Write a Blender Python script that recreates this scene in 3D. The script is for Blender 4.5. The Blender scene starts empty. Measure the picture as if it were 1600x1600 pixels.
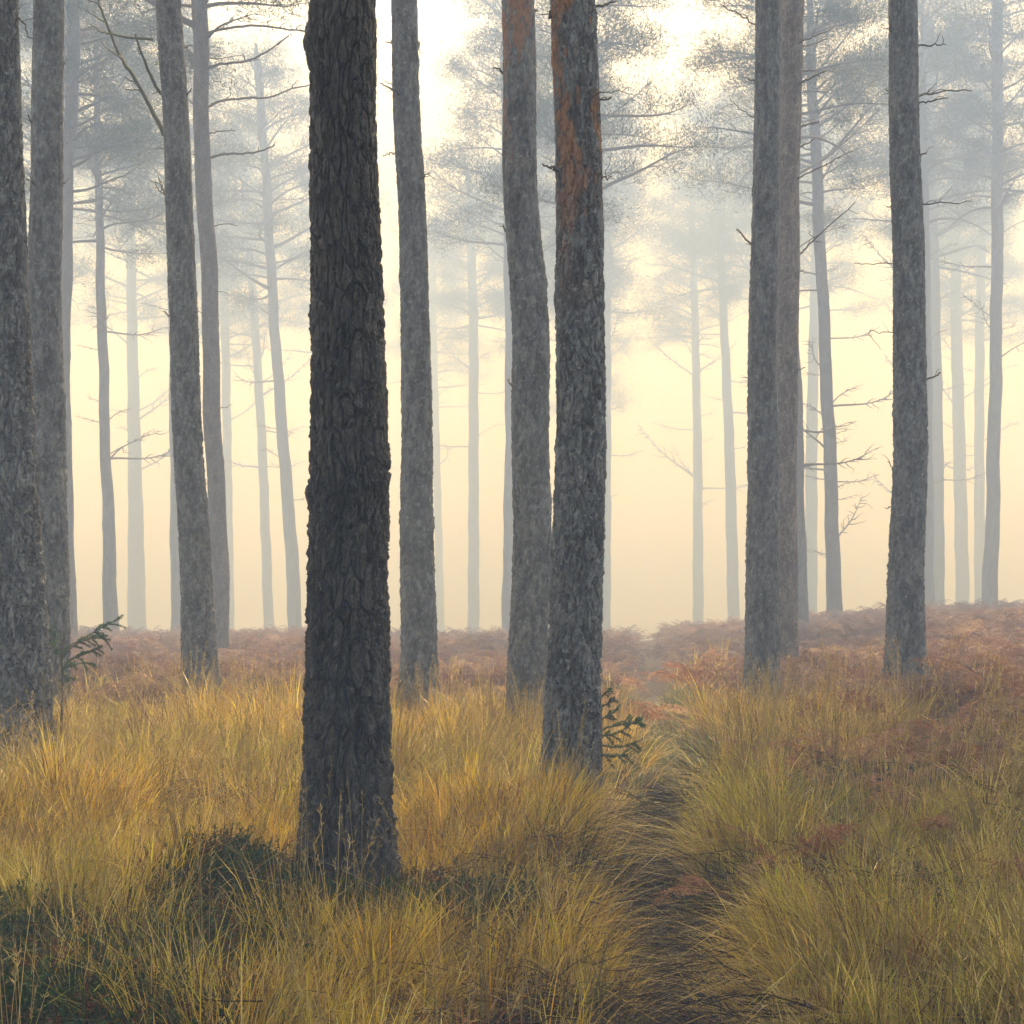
import bpy, math, random
import numpy as np
from mathutils import Vector, Matrix

random.seed(7)
RNG = np.random.default_rng(7)
SC = bpy.context.scene
COL = SC.collection

# ------------------------------------------------------------------ camera, sky, sun, exposure
EYE = 1.85                 # eye height above the ground round the camera
F = 2200.0                 # focal length, counted on a 1600 unit wide frame
HOR = 900.0                # height of the horizon on that frame
cam_d = bpy.data.cameras.new('camera')
cam_d.lens = 36.0 * F / 1600.0
cam_d.sensor_width = 36.0
cam_d.shift_y = (HOR - 800.0) / 1600.0
cam_d.clip_start = 0.05
cam_d.clip_end = 2000.0
cam = bpy.data.objects.new('camera', cam_d)
COL.objects.link(cam)
cam.location = (0, 0, EYE)
cam.rotation_euler = (math.radians(90), 0, 0)
SC.camera = cam

SUN_EL, SUN_AZ = math.radians(56.0), math.radians(7.0)     # azimuth to the right of the view axis (+Y)
W = bpy.data.worlds.new('World')
SC.world = W
W.use_nodes = True
wn = W.node_tree
wn.nodes.clear()
sky = wn.nodes.new('ShaderNodeTexSky')
sky.sky_type = 'NISHITA'
sky.sun_disc = False
sky.sun_elevation = SUN_EL
sky.sun_rotation = SUN_AZ
sky.air_density = 1.0
sky.dust_density = 6.0
sky.ozone_density = 0.5
bg = wn.nodes.new('ShaderNodeBackground')
bg.inputs['Strength'].default_value = 0.15
wo = wn.nodes.new('ShaderNodeOutputWorld')
wn.links.new(sky.outputs[0], bg.inputs[0])
wn.links.new(bg.outputs[0], wo.inputs[0])

sun_d = bpy.data.lights.new('sun', 'SUN')
sun_d.energy = 5.0
sun_d.angle = math.radians(10)
sun_d.color = (1.0, 0.79, 0.62)
sun = bpy.data.objects.new('sun', sun_d)
COL.objects.link(sun)
sdir = Vector((math.sin(SUN_AZ) * math.cos(SUN_EL), math.cos(SUN_AZ) * math.cos(SUN_EL), math.sin(SUN_EL)))
sun.rotation_euler = sdir.to_track_quat('Z', 'Y').to_euler()
sun.location = (20, 120, 40)

SC.view_settings.view_transform = 'Standard'
SC.view_settings.look = 'None'
SC.view_settings.exposure = 1.46
SC.view_settings.gamma = 1.0
SC.view_settings.use_curve_mapping = False
SC.render.engine = 'CYCLES'
cy = SC.cycles
cy.max_bounces = 6
cy.diffuse_bounces = 3
cy.glossy_bounces = 2
cy.transmission_bounces = 3
cy.volume_bounces = 3
cy.transparent_max_bounces = 4
cy.sample_clamp_indirect = 4.0
cy.use_denoising = True
try:
    cy.denoiser = 'OPENIMAGEDENOISE'
    cy.denoising_input_passes = 'RGB_ALBEDO_NORMAL'
    cy.denoising_prefilter = 'ACCURATE'
except Exception:
    pass

GRASS_TONES = ((0.68, 0.55, 0.17), (0.61, 0.445, 0.036), (0.33, 0.335, 0.040), (0.56, 0.45, 0.13), (0.26, 0.12, 0.04))
HAZE_DENSITY = 0.0205
HAZE_COLOR = (0.46, 0.62, 0.99)
HAZE_ABSORB = (1.0, 1.0, 0.0)
HAZE_ANISO = -0.5


# ------------------------------------------------------------------ small helpers
def W3(px, py, d):
    """frame units at distance d -> place in the wood"""
    return Vector(((px - 800.0) / F * d, d, EYE + (HOR - py) / F * d))


_Q = np.linspace(0, 400, 8001)
_T = np.clip((_Q - 22) / 20, 0, 1)
_DIST = _Q * (0.70 + 0.30 * _T * _T * (3 - 2 * _T))


def dist(q):
    """plotted distance -> metres: what stands before the crest is nearer than first plotted"""
    return np.interp(q, _Q, _DIST)


def plot(d):
    return np.interp(d, _DIST, _Q)


def _h(i, j, k, seed):
    with np.errstate(over='ignore'):
        n = (i.astype(np.int64) * 374761393 + j.astype(np.int64) * 668265263 + k.astype(np.int64) * 2147483647 * 3
             + seed * 974634777) & 0xffffffff
        n = ((n ^ (n >> 13)) * 1274126177) & 0xffffffff
        n = ((n ^ (n >> 16)) * 2246822519) & 0xffffffff
        n = n ^ (n >> 15)
    return (n & 0xffffff) / float(0xffffff)


def vnoise(x, y, z=None, seed=0):
    x = np.asarray(x, float); y = np.asarray(y, float)
    z = np.zeros_like(x) if z is None else np.asarray(z, float)
    xi, yi, zi = np.floor(x).astype(np.int64), np.floor(y).astype(np.int64), np.floor(z).astype(np.int64)
    xf, yf, zf = x - xi, y - yi, z - zi
    xf, yf, zf = [t * t * (3 - 2 * t) for t in (xf, yf, zf)]
    r = 0
    for a in (0, 1):
        wa = xf if a else 1 - xf
        for b in (0, 1):
            wb = yf if b else 1 - yf
            for c in (0, 1):
                wc = zf if c else 1 - zf
                r = r + wa * wb * wc * _h(xi + a, yi + b, zi + c, seed)
    return r


def fbm(x, y, z=None, seed=0, octaves=4):
    r, a, s = 0, 0.5, 1.0
    for o in range(octaves):
        r = r + a * vnoise(np.asarray(x) * s, np.asarray(y) * s, None if z is None else np.asarray(z) * s, seed + o * 17)
        a *= 0.5; s *= 2.03
    return r / (1 - 0.5 ** octaves)


def sstep(a, b, x):
    t = np.clip((x - a) / (b - a), 0, 1)
    return t * t * (3 - 2 * t)


def make_mesh(name, verts, faces, mat=None, smooth=True, attrs=None):
    """verts (n,3); faces a list of (m,k) int arrays"""
    me = bpy.data.meshes.new(name)
    verts = np.asarray(verts, np.float32)
    if not isinstance(faces, (list, tuple)):
        faces = [faces]
    faces = [np.asarray(f, np.int32) for f in faces if len(f)]
    me.vertices.add(len(verts))
    me.vertices.foreach_set('co', verts.ravel())
    nl = sum(f.size for f in faces)
    npoly = sum(len(f) for f in faces)
    if npoly:
        me.loops.add(nl)
        me.polygons.add(npoly)
        me.loops.foreach_set('vertex_index', np.concatenate([f.ravel() for f in faces]))
        tot = np.concatenate([np.full(len(f), f.shape[1], np.int32) for f in faces])
        st = np.concatenate([[0], np.cumsum(tot)[:-1]]).astype(np.int32)
        me.polygons.foreach_set('loop_start', st)
        me.polygons.foreach_set('loop_total', tot)
        me.polygons.foreach_set('use_smooth', np.full(npoly, smooth, bool))
    for k, v in (attrs or {}).items():
        v = np.asarray(v, np.float32)
        if v.ndim == 1:
            a = me.attributes.new(k, 'FLOAT', 'POINT'); a.data.foreach_set('value', v)
        elif v.shape[1] == 3:
            a = me.attributes.new(k, 'FLOAT_VECTOR', 'POINT'); a.data.foreach_set('vector', v.ravel())
        else:
            a = me.attributes.new(k, 'FLOAT_COLOR', 'POINT'); a.data.foreach_set('color', v.ravel())
    me.update(calc_edges=True)
    if mat:
        me.materials.append(mat)
    return me


def link(name, me, parent=None, loc=(0, 0, 0), label=None, cat=None, group=None, kind=None):
    o = bpy.data.objects.new(name, me)
    COL.objects.link(o)
    o.location = loc
    if parent:
        o.parent = parent
    for k, v in (('label', label), ('category', cat), ('group', group), ('kind', kind)):
        if v:
            o[k] = v
    return o


def smooth_path(pts, n):
    """Catmull-Rom through the points, n samples"""
    P = np.array(pts, float)
    P = np.vstack([2 * P[0] - P[1], P, 2 * P[-1] - P[-2]])
    m = len(P) - 3
    t = np.linspace(0, m - 1e-6, n)
    i = t.astype(int); f = (t - i)[:, None]
    p0, p1, p2, p3 = P[i], P[i + 1], P[i + 2], P[i + 3]
    return 0.5 * (2 * p1 + (p2 - p0) * f + (2 * p0 - 5 * p1 + 4 * p2 - p3) * f ** 2 + (3 * p1 - p0 - 3 * p2 + p3) * f ** 3)


def tube(path, radii, sides=6):
    """verts, quads, tip tris of a tube along a path"""
    P = np.asarray(path, float); n = len(P)
    r = np.asarray(radii, float)
    T = np.gradient(P, axis=0)
    T /= np.linalg.norm(T, axis=1)[:, None] + 1e-9
    up = np.array([0.13, 0.21, 0.97]) if abs(T[0][2]) < 0.9 else np.array([1.0, 0.1, 0.0])
    A = np.cross(T, up); A /= np.linalg.norm(A, axis=1)[:, None] + 1e-9
    B = np.cross(T, A)
    a = np.linspace(0, 2 * math.pi, sides, endpoint=False)
    V = P[:, None, :] + r[:, None, None] * (np.cos(a)[None, :, None] * A[:, None, :] + np.sin(a)[None, :, None] * B[:, None, :])
    V = V.reshape(-1, 3)
    i = np.arange(n - 1)[:, None] * sides
    j = np.arange(sides)[None, :]
    k = (np.arange(sides)[None, :] + 1) % sides
    Q = np.stack([i + j, i + k, i + sides + k, i + sides + j], -1).reshape(-1, 4)
    cap = [(n - 1) * sides + s for s in range(sides)]
    Tt = np.array([[cap[0], cap[s], cap[s + 1]] for s in range(1, sides - 1)])
    return V, Q, Tt


class Bag:
    """collects pieces of one part"""
    def __init__(self):
        self.v, self.q, self.t, self.n, self.a = [], [], [], 0, []

    def add(self, v, q=None, t=None, a=0.5):
        v = np.asarray(v, float)
        self.v.append(v)
        if q is not None and len(q): self.q.append(np.asarray(q) + self.n)
        if t is not None and len(t): self.t.append(np.asarray(t) + self.n)
        self.a.append(np.full(len(v), a) if np.isscalar(a) else np.asarray(a))
        self.n += len(v)

    def mesh(self, name, mat, smooth=True):
        f = []
        if self.q: f.append(np.concatenate(self.q))
        if self.t: f.append(np.concatenate(self.t))
        return make_mesh(name, np.concatenate(self.v), f, mat, smooth, {'vary': np.concatenate(self.a)})


# ------------------------------------------------------------------ materials
def new_mat(name):
    m = bpy.data.materials.new(name)
    m.use_nodes = True
    nt = m.node_tree
    nt.nodes.clear()
    out = nt.nodes.new('ShaderNodeOutputMaterial')
    return m, nt, out


def ramp(nt, fac, stops):
    r = nt.nodes.new('ShaderNodeValToRGB')
    el = r.color_ramp.elements
    while len(el) < len(stops):
        el.new(0.5)
    for e, (p, c) in zip(el, stops):
        e.position = p; e.color = (*c, 1)
    nt.links.new(fac, r.inputs[0])
    return r.outputs[0]


def mix(nt, fac, a, b, mode='MIX'):
    n = nt.nodes.new('ShaderNodeMix')
    n.data_type = 'RGBA'; n.blend_type = mode
    for s, v in ((n.inputs[0], fac), (n.inputs[6], a), (n.inputs[7], b)):
        if isinstance(v, (int, float)): s.default_value = v
        elif isinstance(v, tuple): s.default_value = (*v, 1)
        else: nt.links.new(v, s)
    return n.outputs[2]


def attr(nt, name, kind='GEOMETRY'):
    a = nt.nodes.new('ShaderNodeAttribute')
    a.attribute_name = name; a.attribute_type = kind
    return a


def noise(nt, scale, detail=4, rough=0.6, vec=None):
    n = nt.nodes.new('ShaderNodeTexNoise')
    n.inputs['Scale'].default_value = scale
    n.inputs['Detail'].default_value = detail
    n.inputs['Roughness'].default_value = rough
    if vec is not None: nt.links.new(vec, n.inputs['Vector'])
    return n.outputs['Fac']


def math_n(nt, op, a, b=None):
    n = nt.nodes.new('ShaderNodeMath'); n.operation = op
    for s, v in ((n.inputs[0], a), (n.inputs[1], b)):
        if v is None: continue
        if isinstance(v, (int, float)): s.default_value = v
        else: nt.links.new(v, s)
    return n.outputs[0]


def bark_material(name, grey, brown, rough=0.75, bump=0.5, fine=130.0, spec=0.4, speck=42.0):
    m, nt, out = new_mat(name)
    tc = nt.nodes.new('ShaderNodeTexCoord')
    mp = nt.nodes.new('ShaderNodeMapping')
    mp.inputs['Scale'].default_value = (1, 1, 0.45)
    nt.links.new(tc.outputs['Object'], mp.inputs[0])
    vec = mp.outputs[0]
    plate = attr(nt, 'plate').outputs['Fac']
    org = attr(nt, 'orange').outputs['Fac']
    n1 = noise(nt, 6, 5, 0.65, vec)
    n2 = noise(nt, speck, 5, 0.75, vec)
    f = math_n(nt, 'ADD', math_n(nt, 'MULTIPLY', plate, 0.45), math_n(nt, 'MULTIPLY', n1, 0.75))
    g2 = tuple(min(1, c * 1.75) for c in grey)
    b2 = tuple(c * 0.62 for c in brown)
    c = ramp(nt, f, [(0.30, b2), (0.46, brown), (0.58, grey), (0.80, g2)])
    c = mix(nt, ramp(nt, n2, [(0.42, (0, 0, 0)), (0.60, (0.9, 0.9, 0.9))]), c, mix(nt, 1.0, c, (0.34, 0.31, 0.30), 'MULTIPLY'))
    # pale grey-green crust of lichen in flecks
    n3 = noise(nt, 24, 6, 0.75, tc.outputs['Object'])
    c = mix(nt, ramp(nt, n3, [(0.56, (0, 0, 0)), (0.64, (0.9, 0.9, 0.9))]), c, tuple(x * y for x, y in zip(g2, (1.15, 1.25, 1.2))))
    oc = ramp(nt, noise(nt, 40, 4, 0.7, vec), [(0.3, (0.13, 0.070, 0.040)), (0.52, (0.32, 0.16, 0.080)), (0.72, (0.46, 0.29, 0.17))])
    c = mix(nt, org, c, oc)
    p = nt.nodes.new('ShaderNodeBsdfPrincipled')
    nt.links.new(c, p.inputs['Base Color'])
    p.inputs['Roughness'].default_value = rough
    p.inputs['Specular IOR Level'].default_value = spec
    b = nt.nodes.new('ShaderNodeBump')
    b.inputs['Strength'].default_value = bump
    b.inputs['Distance'].default_value = 0.008
    hh = math_n(nt, 'ADD', noise(nt, fine, 5, 0.7, vec), math_n(nt, 'MULTIPLY', noise(nt, fine * 0.3, 3, 0.6, vec), 1.3))
    nt.links.new(hh, b.inputs['Height'])
    nt.links.new(b.outputs[0], p.inputs['Normal'])
    nt.links.new(p.outputs[0], out.inputs[0])
    return m


def plain_material(name, stops, scale=20, rough=0.8, translucent=0.0, use_vary=True):
    m, nt, out = new_mat(name)
    tc = nt.nodes.new('ShaderNodeTexCoord')
    f = noise(nt, scale, 4, 0.6, tc.outputs['Object'])
    if use_vary:
        f = math_n(nt, 'ADD', math_n(nt, 'MULTIPLY', f, 0.5), math_n(nt, 'MULTIPLY', attr(nt, 'vary').outputs['Fac'], 0.5))
    c = ramp(nt, f, stops)
    p = nt.nodes.new('ShaderNodeBsdfPrincipled')
    nt.links.new(c, p.inputs['Base Color'])
    p.inputs['Roughness'].default_value = rough
    p.inputs['Specular IOR Level'].default_value = 0.25
    sh = p.outputs[0]
    if translucent:
        t = nt.nodes.new('ShaderNodeBsdfTranslucent')
        nt.links.new(c, t.inputs[0])
        ms = nt.nodes.new('ShaderNodeMixShader')
        ms.inputs[0].default_value = translucent
        nt.links.new(sh, ms.inputs[1]); nt.links.new(t.outputs[0], ms.inputs[2])
        sh = ms.outputs[0]
    nt.links.new(sh, out.inputs[0])
    return m


def tinted_material(name, translucent=0.35, rough=0.6, lo=0.55, hi=1.35, spec=0.2, own=False):
    """colour = tint given to each tuft, varied from blade to blade"""
    m, nt, out = new_mat(name)
    tint = attr(nt, 'tint', 'INSTANCER').outputs['Color']
    if own:
        tint = attr(nt, 'tint').outputs['Color']
    v = attr(nt, 'vary').outputs['Fac']
    k = nt.nodes.new('ShaderNodeMapRange')
    k.inputs['To Min'].default_value = lo; k.inputs['To Max'].default_value = hi
    nt.links.new(v, k.inputs['Value'])
    cm = nt.nodes.new('ShaderNodeCombineColor')
    for i in range(3): nt.links.new(k.outputs[0], cm.inputs[i])
    c = tint if own else mix(nt, 1.0, tint, cm.outputs[0], 'MULTIPLY')
    p = nt.nodes.new('ShaderNodeBsdfPrincipled')
    nt.links.new(c, p.inputs['Base Color'])
    p.inputs['Roughness'].default_value = rough
    p.inputs['Specular IOR Level'].default_value = spec
    t = nt.nodes.new('ShaderNodeBsdfTranslucent')
    nt.links.new(c, t.inputs[0])
    ms = nt.nodes.new('ShaderNodeMixShader')
    ms.inputs[0].default_value = translucent
    nt.links.new(p.outputs[0], ms.inputs[1]); nt.links.new(t.outputs[0], ms.inputs[2])
    nt.links.new(ms.outputs[0], out.inputs[0])
    return m


M_BARK_DARK = bark_material('dark_wet_bark', (0.060, 0.057, 0.056), (0.012, 0.0065, 0.0035), rough=0.42, bump=1.0, fine=120, spec=0.6, speck=46)
M_BARK = bark_material('grey_pine_bark', (0.165, 0.182, 0.208), (0.088, 0.084, 0.086), rough=0.7, bump=1.0, fine=70, speck=30)
M_BARK_BROWN = bark_material('brown_pine_bark', (0.175, 0.155, 0.148), (0.115, 0.085, 0.070), rough=0.7, bump=1.0, fine=70, speck=30)
M_BARK_FAR = bark_material('far_pine_bark', (0.12, 0.11, 0.105), (0.09, 0.07, 0.055), rough=0.85, bump=0.3, fine=30)
M_DEADWOOD = plain_material('dead_branch_wood', [(0.3, (0.05, 0.042, 0.034)), (0.7, (0.13, 0.115, 0.095))], 30)
M_MOSSWOOD = plain_material('mossy_dead_wood', [(0.3, (0.06, 0.075, 0.045)), (0.7, (0.14, 0.15, 0.09))], 30)
M_PALEWOOD = plain_material('weathered_pale_wood', [(0.3, (0.22, 0.21, 0.19)), (0.7, (0.46, 0.44, 0.40))], 40)
M_NEEDLE = plain_material('pine_needles', [(0.25, (0.020, 0.042, 0.022)), (0.75, (0.055, 0.095, 0.045))], 3, 0.6, 0.15)
M_SPRUCE = plain_material('spruce_needles', [(0.25, (0.022, 0.085, 0.030)), (0.75, (0.070, 0.19, 0.065))], 8, 0.5, 0.2)
M_FROND = plain_material('withered_bracken', [(0.2, (0.13, 0.060, 0.032)), (0.5, (0.26, 0.13, 0.068)), (0.8, (0.42, 0.26, 0.14))], 6, 0.7, 0.35)
M_GRASS = tinted_material('dry_stalk')
M_BLADE = tinted_material('dry_grass', 0.40, 0.38, own=True, spec=0.5)
M_MASS = tinted_material('bracken_mass', 0.35, 0.7, 0.6, 1.4)
M_HEATHER = tinted_material('heather_leaf', 0.2, 0.6, 0.5, 1.5)


def ground_material():
    m, nt, out = new_mat('peaty_litter')
    tc = nt.nodes.new('ShaderNodeTexCoord')
    n1 = noise(nt, 0.8, 5, 0.6, tc.outputs['Object'])
    n2 = noise(nt, 25, 5, 0.75, tc.outputs['Object'])
    f = math_n(nt, 'ADD', math_n(nt, 'MULTIPLY', n1, 0.4), math_n(nt, 'MULTIPLY', n2, 0.6))
    c = ramp(nt, f, [(0.35, (0.010, 0.008, 0.005)), (0.5, (0.022, 0.017, 0.009)), (0.65, (0.055, 0.042, 0.020))])
    p = nt.nodes.new('ShaderNodeBsdfPrincipled')
    nt.links.new(c, p.inputs['Base Color'])
    p.inputs['Roughness'].default_value = 0.95
    b = nt.nodes.new('ShaderNodeBump')
    b.inputs['Strength'].default_value = 0.8; b.inputs['Distance'].default_value = 0.03
    nt.links.new(n2, b.inputs['Height'])
    nt.links.new(b.outputs[0], p.inputs['Normal'])
    nt.links.new(p.outputs[0], out.inputs[0])
    return m


# ------------------------------------------------------------------ ground
CTRL = np.array([  # frame x, distance, height against the eye
    (-200, 6, -1.85), (100, 6, -1.90), (500, 6, -1.92), (800, 6, -1.95), (1050, 6, -1.98), (1300, 6, -1.85), (1600, 6, -1.72), (1900, 6, -1.6),
    (50, 8, -1.85), (537, 8, -1.84), (800, 8, -1.9), (1300, 8, -1.74), (1600, 8, -1.56), (1900, 8, -1.45),
    (-200, 13, -1.75), (38, 13, -1.76), (400, 13, -1.84), (899, 12, -1.86), (1250, 11, -1.74), (1550, 12, -1.48), (1900, 12, -1.3),
    (-200, 19, -1.75), (78, 18, -1.86), (311, 20, -1.78), (655, 19, -1.92), (829, 17.5, -1.96), (1010, 18, -2.0), (1190, 20, -1.9), (1415, 19, -1.62), (1600, 18, -1.4), (1900, 18, -1.2),
    (-200, 32, -1.9), (0, 32, -1.95), (343, 32, -1.98), (600, 32, -1.98), (820, 32, -2.0), (1010, 32, -2.15), (1200, 32, -1.8), (1500, 32, -1.3), (1900, 32, -1.0),
    (-200, 40, -2.1), (100, 40, -2.12), (500, 40, -2.1), (800, 40, -2.1), (1010, 40, -2.45), (1140, 40, -1.95), (1250, 40, -1.55), (1400, 40, -1.25), (1600, 40, -1.18), (1900, 40, -1.0),
    (800, 3, -1.86), (0, 3, -1.86), (1600, 3, -1.80), (800, 1.2, -1.85)])
CTRL[:, 2] *= dist(CTRL[:, 1]) / CTRL[:, 1]
CTRL[:, 1] = dist(CTRL[:, 1])
PATH_D = dist(np.array([1.0, 5.0, 6.6, 8.4, 10, 12, 15, 18, 22, 30, 40, 60]))
PATH_PX = np.array([1300, 1095, 1065, 1015, 1000, 1015, 1055, 1035, 1020, 1018, 1012, 1010.0])


def path_offset(x, d):
    dd = np.clip(d, 1.0, 60)
    return x - (np.interp(dd, PATH_D, PATH_PX) - 800) / F * dd


def ground_z(x, y):
    x = np.asarray(x, float); y = np.asarray(y, float)
    d = np.clip(y, 1.2, 40)
    px = np.clip(800 + x / d * F, -400, 2000)
    u, v = px / 330.0, np.log(d) * 3.2
    cu, cv = CTRL[:, 0] / 330.0, np.log(CTRL[:, 1]) * 3.2
    w = np.exp(-((u[..., None] - cu) ** 2 + (v[..., None] - cv) ** 2) / (2 * 0.55 ** 2)) + 1e-12
    z = (w * CTRL[:, 2]).sum(-1) / w.sum(-1) + EYE
    far = np.clip(y - 41, 0, 400)
    z = z - 0.055 * far * (far / (far + 8)) * np.clip(1.6 - far / 220, 0.55, 1.2)
    near = np.clip((60 - np.abs(y)) / 20, 0, 1)
    z = z + near * (0.23 * (fbm(x * 0.9 + 7, y * 0.9, seed=3, octaves=3) - 0.5) + 0.16 * (vnoise(x * 2.6, y * 2.6, seed=9) - 0.5))
    o = path_offset(x, y)
    depth = np.interp(y, [0, 4, 12, 18, 35, 55], [0.22, 0.42, 0.42, 0.30, 0.26, 0.0])
    wd = np.interp(y, [0, 5, 18, 40], [0.19, 0.21, 0.31, 0.6])
    z = z - depth * np.exp(-(o / wd) ** 2)
    return z


def build_ground():
    ys = np.concatenate([np.linspace(-45, 0, 40), np.linspace(0.25, 14, 100), np.linspace(14.2, 45, 90), np.linspace(46, 270, 70)])
    xs1 = np.linspace(0, 12, 75)
    xs2 = 12 + (np.linspace(0, 1, 40)[1:] ** 1.7) * 140
    xs = np.concatenate([-xs2[::-1], -xs1[::-1][:-1], xs1, xs2])
    X, Y = np.meshgrid(xs, ys)
    Z = ground_z(X, Y)
    V = np.stack([X, Y, Z], -1).reshape(-1, 3)
    nx, ny = len(xs), len(ys)
    i = (np.arange(ny - 1)[:, None] * nx + np.arange(nx - 1)[None, :]).ravel()
    Q = np.stack([i, i + 1, i + nx + 1, i + nx], -1)
    link('ground', make_mesh('ground', V, Q, ground_material()), kind='structure')


build_ground()


# ------------------------------------------------------------------ pine trees
def bark_relief(theta, h, r_mean, seed, cell_w=0.040, cell_h=0.13):
    """relief 0..1 of plated bark and a tone for every plate; theta and h are grids"""
    nu = max(8, int(round(2 * math.pi * r_mean / cell_w)))
    c, s = np.cos(theta) * r_mean, np.sin(theta) * r_mean
    w1 = fbm(c * 9, s * 9, h * 5, seed, 3) - 0.5
    w2 = fbm(c * 9 + 30, s * 9, h * 5, seed + 5, 3) - 0.5
    w3 = fbm(c * 34, s * 34, h * 22, seed + 61, 3) - 0.5
    w4 = fbm(c * 34 + 9, s * 34, h * 22, seed + 65, 3) - 0.5
    gx = theta / (2 * math.pi) * nu + w1 * 2.2 + w3 * 0.55
    gy = h / cell_h + w2 * 1.6 + w4 * 0.35
    ix, iy = np.floor(gx).astype(np.int64), np.floor(gy).astype(np.int64)
    f1 = np.full(gx.shape, 9.0); f2 = np.full(gx.shape, 9.0); ident = np.zeros(gx.shape)
    for a in (-1, 0, 1):
        for b in (-1, 0, 1):
            cx, cy_ = ix + a, iy + b
            cm = np.mod(cx, nu)
            jx = _h(cm, cy_, np.zeros_like(cm), seed + 1); jy = _h(cm, cy_, np.zeros_like(cm), seed + 2)
            dx, dy = cx + 0.1 + 0.8 * jx - gx, cy_ + jy - gy
            dd = np.sqrt(dx * dx + dy * dy)
            nid = _h(cm, cy_, np.zeros_like(cm), seed + 3)
            closer = dd < f1
            f2 = np.where(closer, f1, np.minimum(f2, dd))
            ident = np.where(closer, nid, ident)
            f1 = np.where(closer, dd, f1)
    e = f2 - f1
    plate = sstep(0.02, 0.12, e)
    # each plate is built of thin overlapping flakes
    nu2 = nu * 3
    gx2 = theta / (2 * math.pi) * nu2 + w1 * 3.0 + w3 * 2.2 + ident * 1.7
    gy2 = h / (cell_h * 0.22) + w2 * 2.5 + w4 * 2.0
    ix, iy = np.floor(gx2).astype(np.int64), np.floor(gy2).astype(np.int64)
    g1 = np.full(gx.shape, 9.0); step = np.zeros(gx.shape); g2 = np.full(gx.shape, 9.0)
    for a in (-1, 0, 1):
        for b in (-1, 0, 1):
            cx, cy_ = ix + a, iy + b
            cm = np.mod(cx, nu2)
            zz = np.zeros_like(cm)
            dx, dy = cx + _h(cm, cy_, zz, seed + 51) - gx2, cy_ + _h(cm, cy_, zz, seed + 52) - gy2
            dd = np.sqrt(dx * dx + dy * dy)
            nid = _h(cm, cy_, zz, seed + 53)
            closer = dd < g1
            g2 = np.where(closer, g1, np.minimum(g2, dd))
            step = np.where(closer, nid, step)
            g1 = np.where(closer, dd, g1)
    fine = fbm(c * 90, s * 90, h * 50, seed + 8, 3)
    mid = fbm(c * 26, s * 26, h * 11, seed + 11, 3)
    flake = (step - 0.5) * 0.40 + 0.10 * (sstep(0.0, 0.25, g2 - g1) - 0.6)
    rel = plate * (0.60 + 0.22 * ident + flake) + 0.26 * (mid - 0.5) + 0.60 * (fine - 0.5)
    return rel, np.clip(ident * 0.45 + 0.40 * step + 0.25 * mid - 0.05, 0, 1)


def trunk_axis(rows, d, height, lean_damp=0.35):
    """rows: (frame x, frame y, frame width) from the base upwards. returns sampling functions by height"""
    rows = sorted(rows, key=lambda r: -r[1])
    pts = [W3(x, y, d) for x, y, w in rows]
    rad = [w / F * d / 2 for x, y, w in rows]
    zs = np.array([p.z for p in pts]); xs = np.array([p.x for p in pts]); rs = np.array(rad)
    slope = (xs[-1] - xs[-2]) / (zs[-1] - zs[-2])
    slope0 = (xs[1] - xs[0]) / (zs[1] - zs[0])
    gz = float(ground_z(np.array(xs[0]), np.array(float(d))))
    zs = np.concatenate([[gz - 0.35], zs]); xs = np.concatenate([[xs[0] - slope0 * (xs.size and (zs[1] - gz + 0.35)) * 0.6], xs]); rs = np.concatenate([[rs[0]], rs])
    top = gz + height
    steps = 5
    z0, x0, r0 = zs[-1], xs[-1], rs[-1]
    ez, ex, er = [], [], []
    for i in range(1, steps + 1):
        t = i / steps
        ez.append(z0 + (top - z0) * t)
        ex.append(x0 + slope * (top - z0) * (t - 0.5 * (1 - lean_damp) * t * t))
        er.append(r0 * (1 - t) ** 0.8 + 0.02)
    zs = np.concatenate([zs, ez]); xs = np.concatenate([xs, ex]); rs = np.concatenate([rs, er])

    def at(z):
        # softened linear interpolation
        k = 0.35
        x = (np.interp(z - k, zs, xs) + 2 * np.interp(z, zs, xs) + np.interp(z + k, zs, xs)) / 4
        r = (np.interp(z - k, zs, rs) + 2 * np.interp(z, zs, rs) + np.interp(z + k, zs, rs)) / 4
        return x, r
    return at, gz, top


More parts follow.
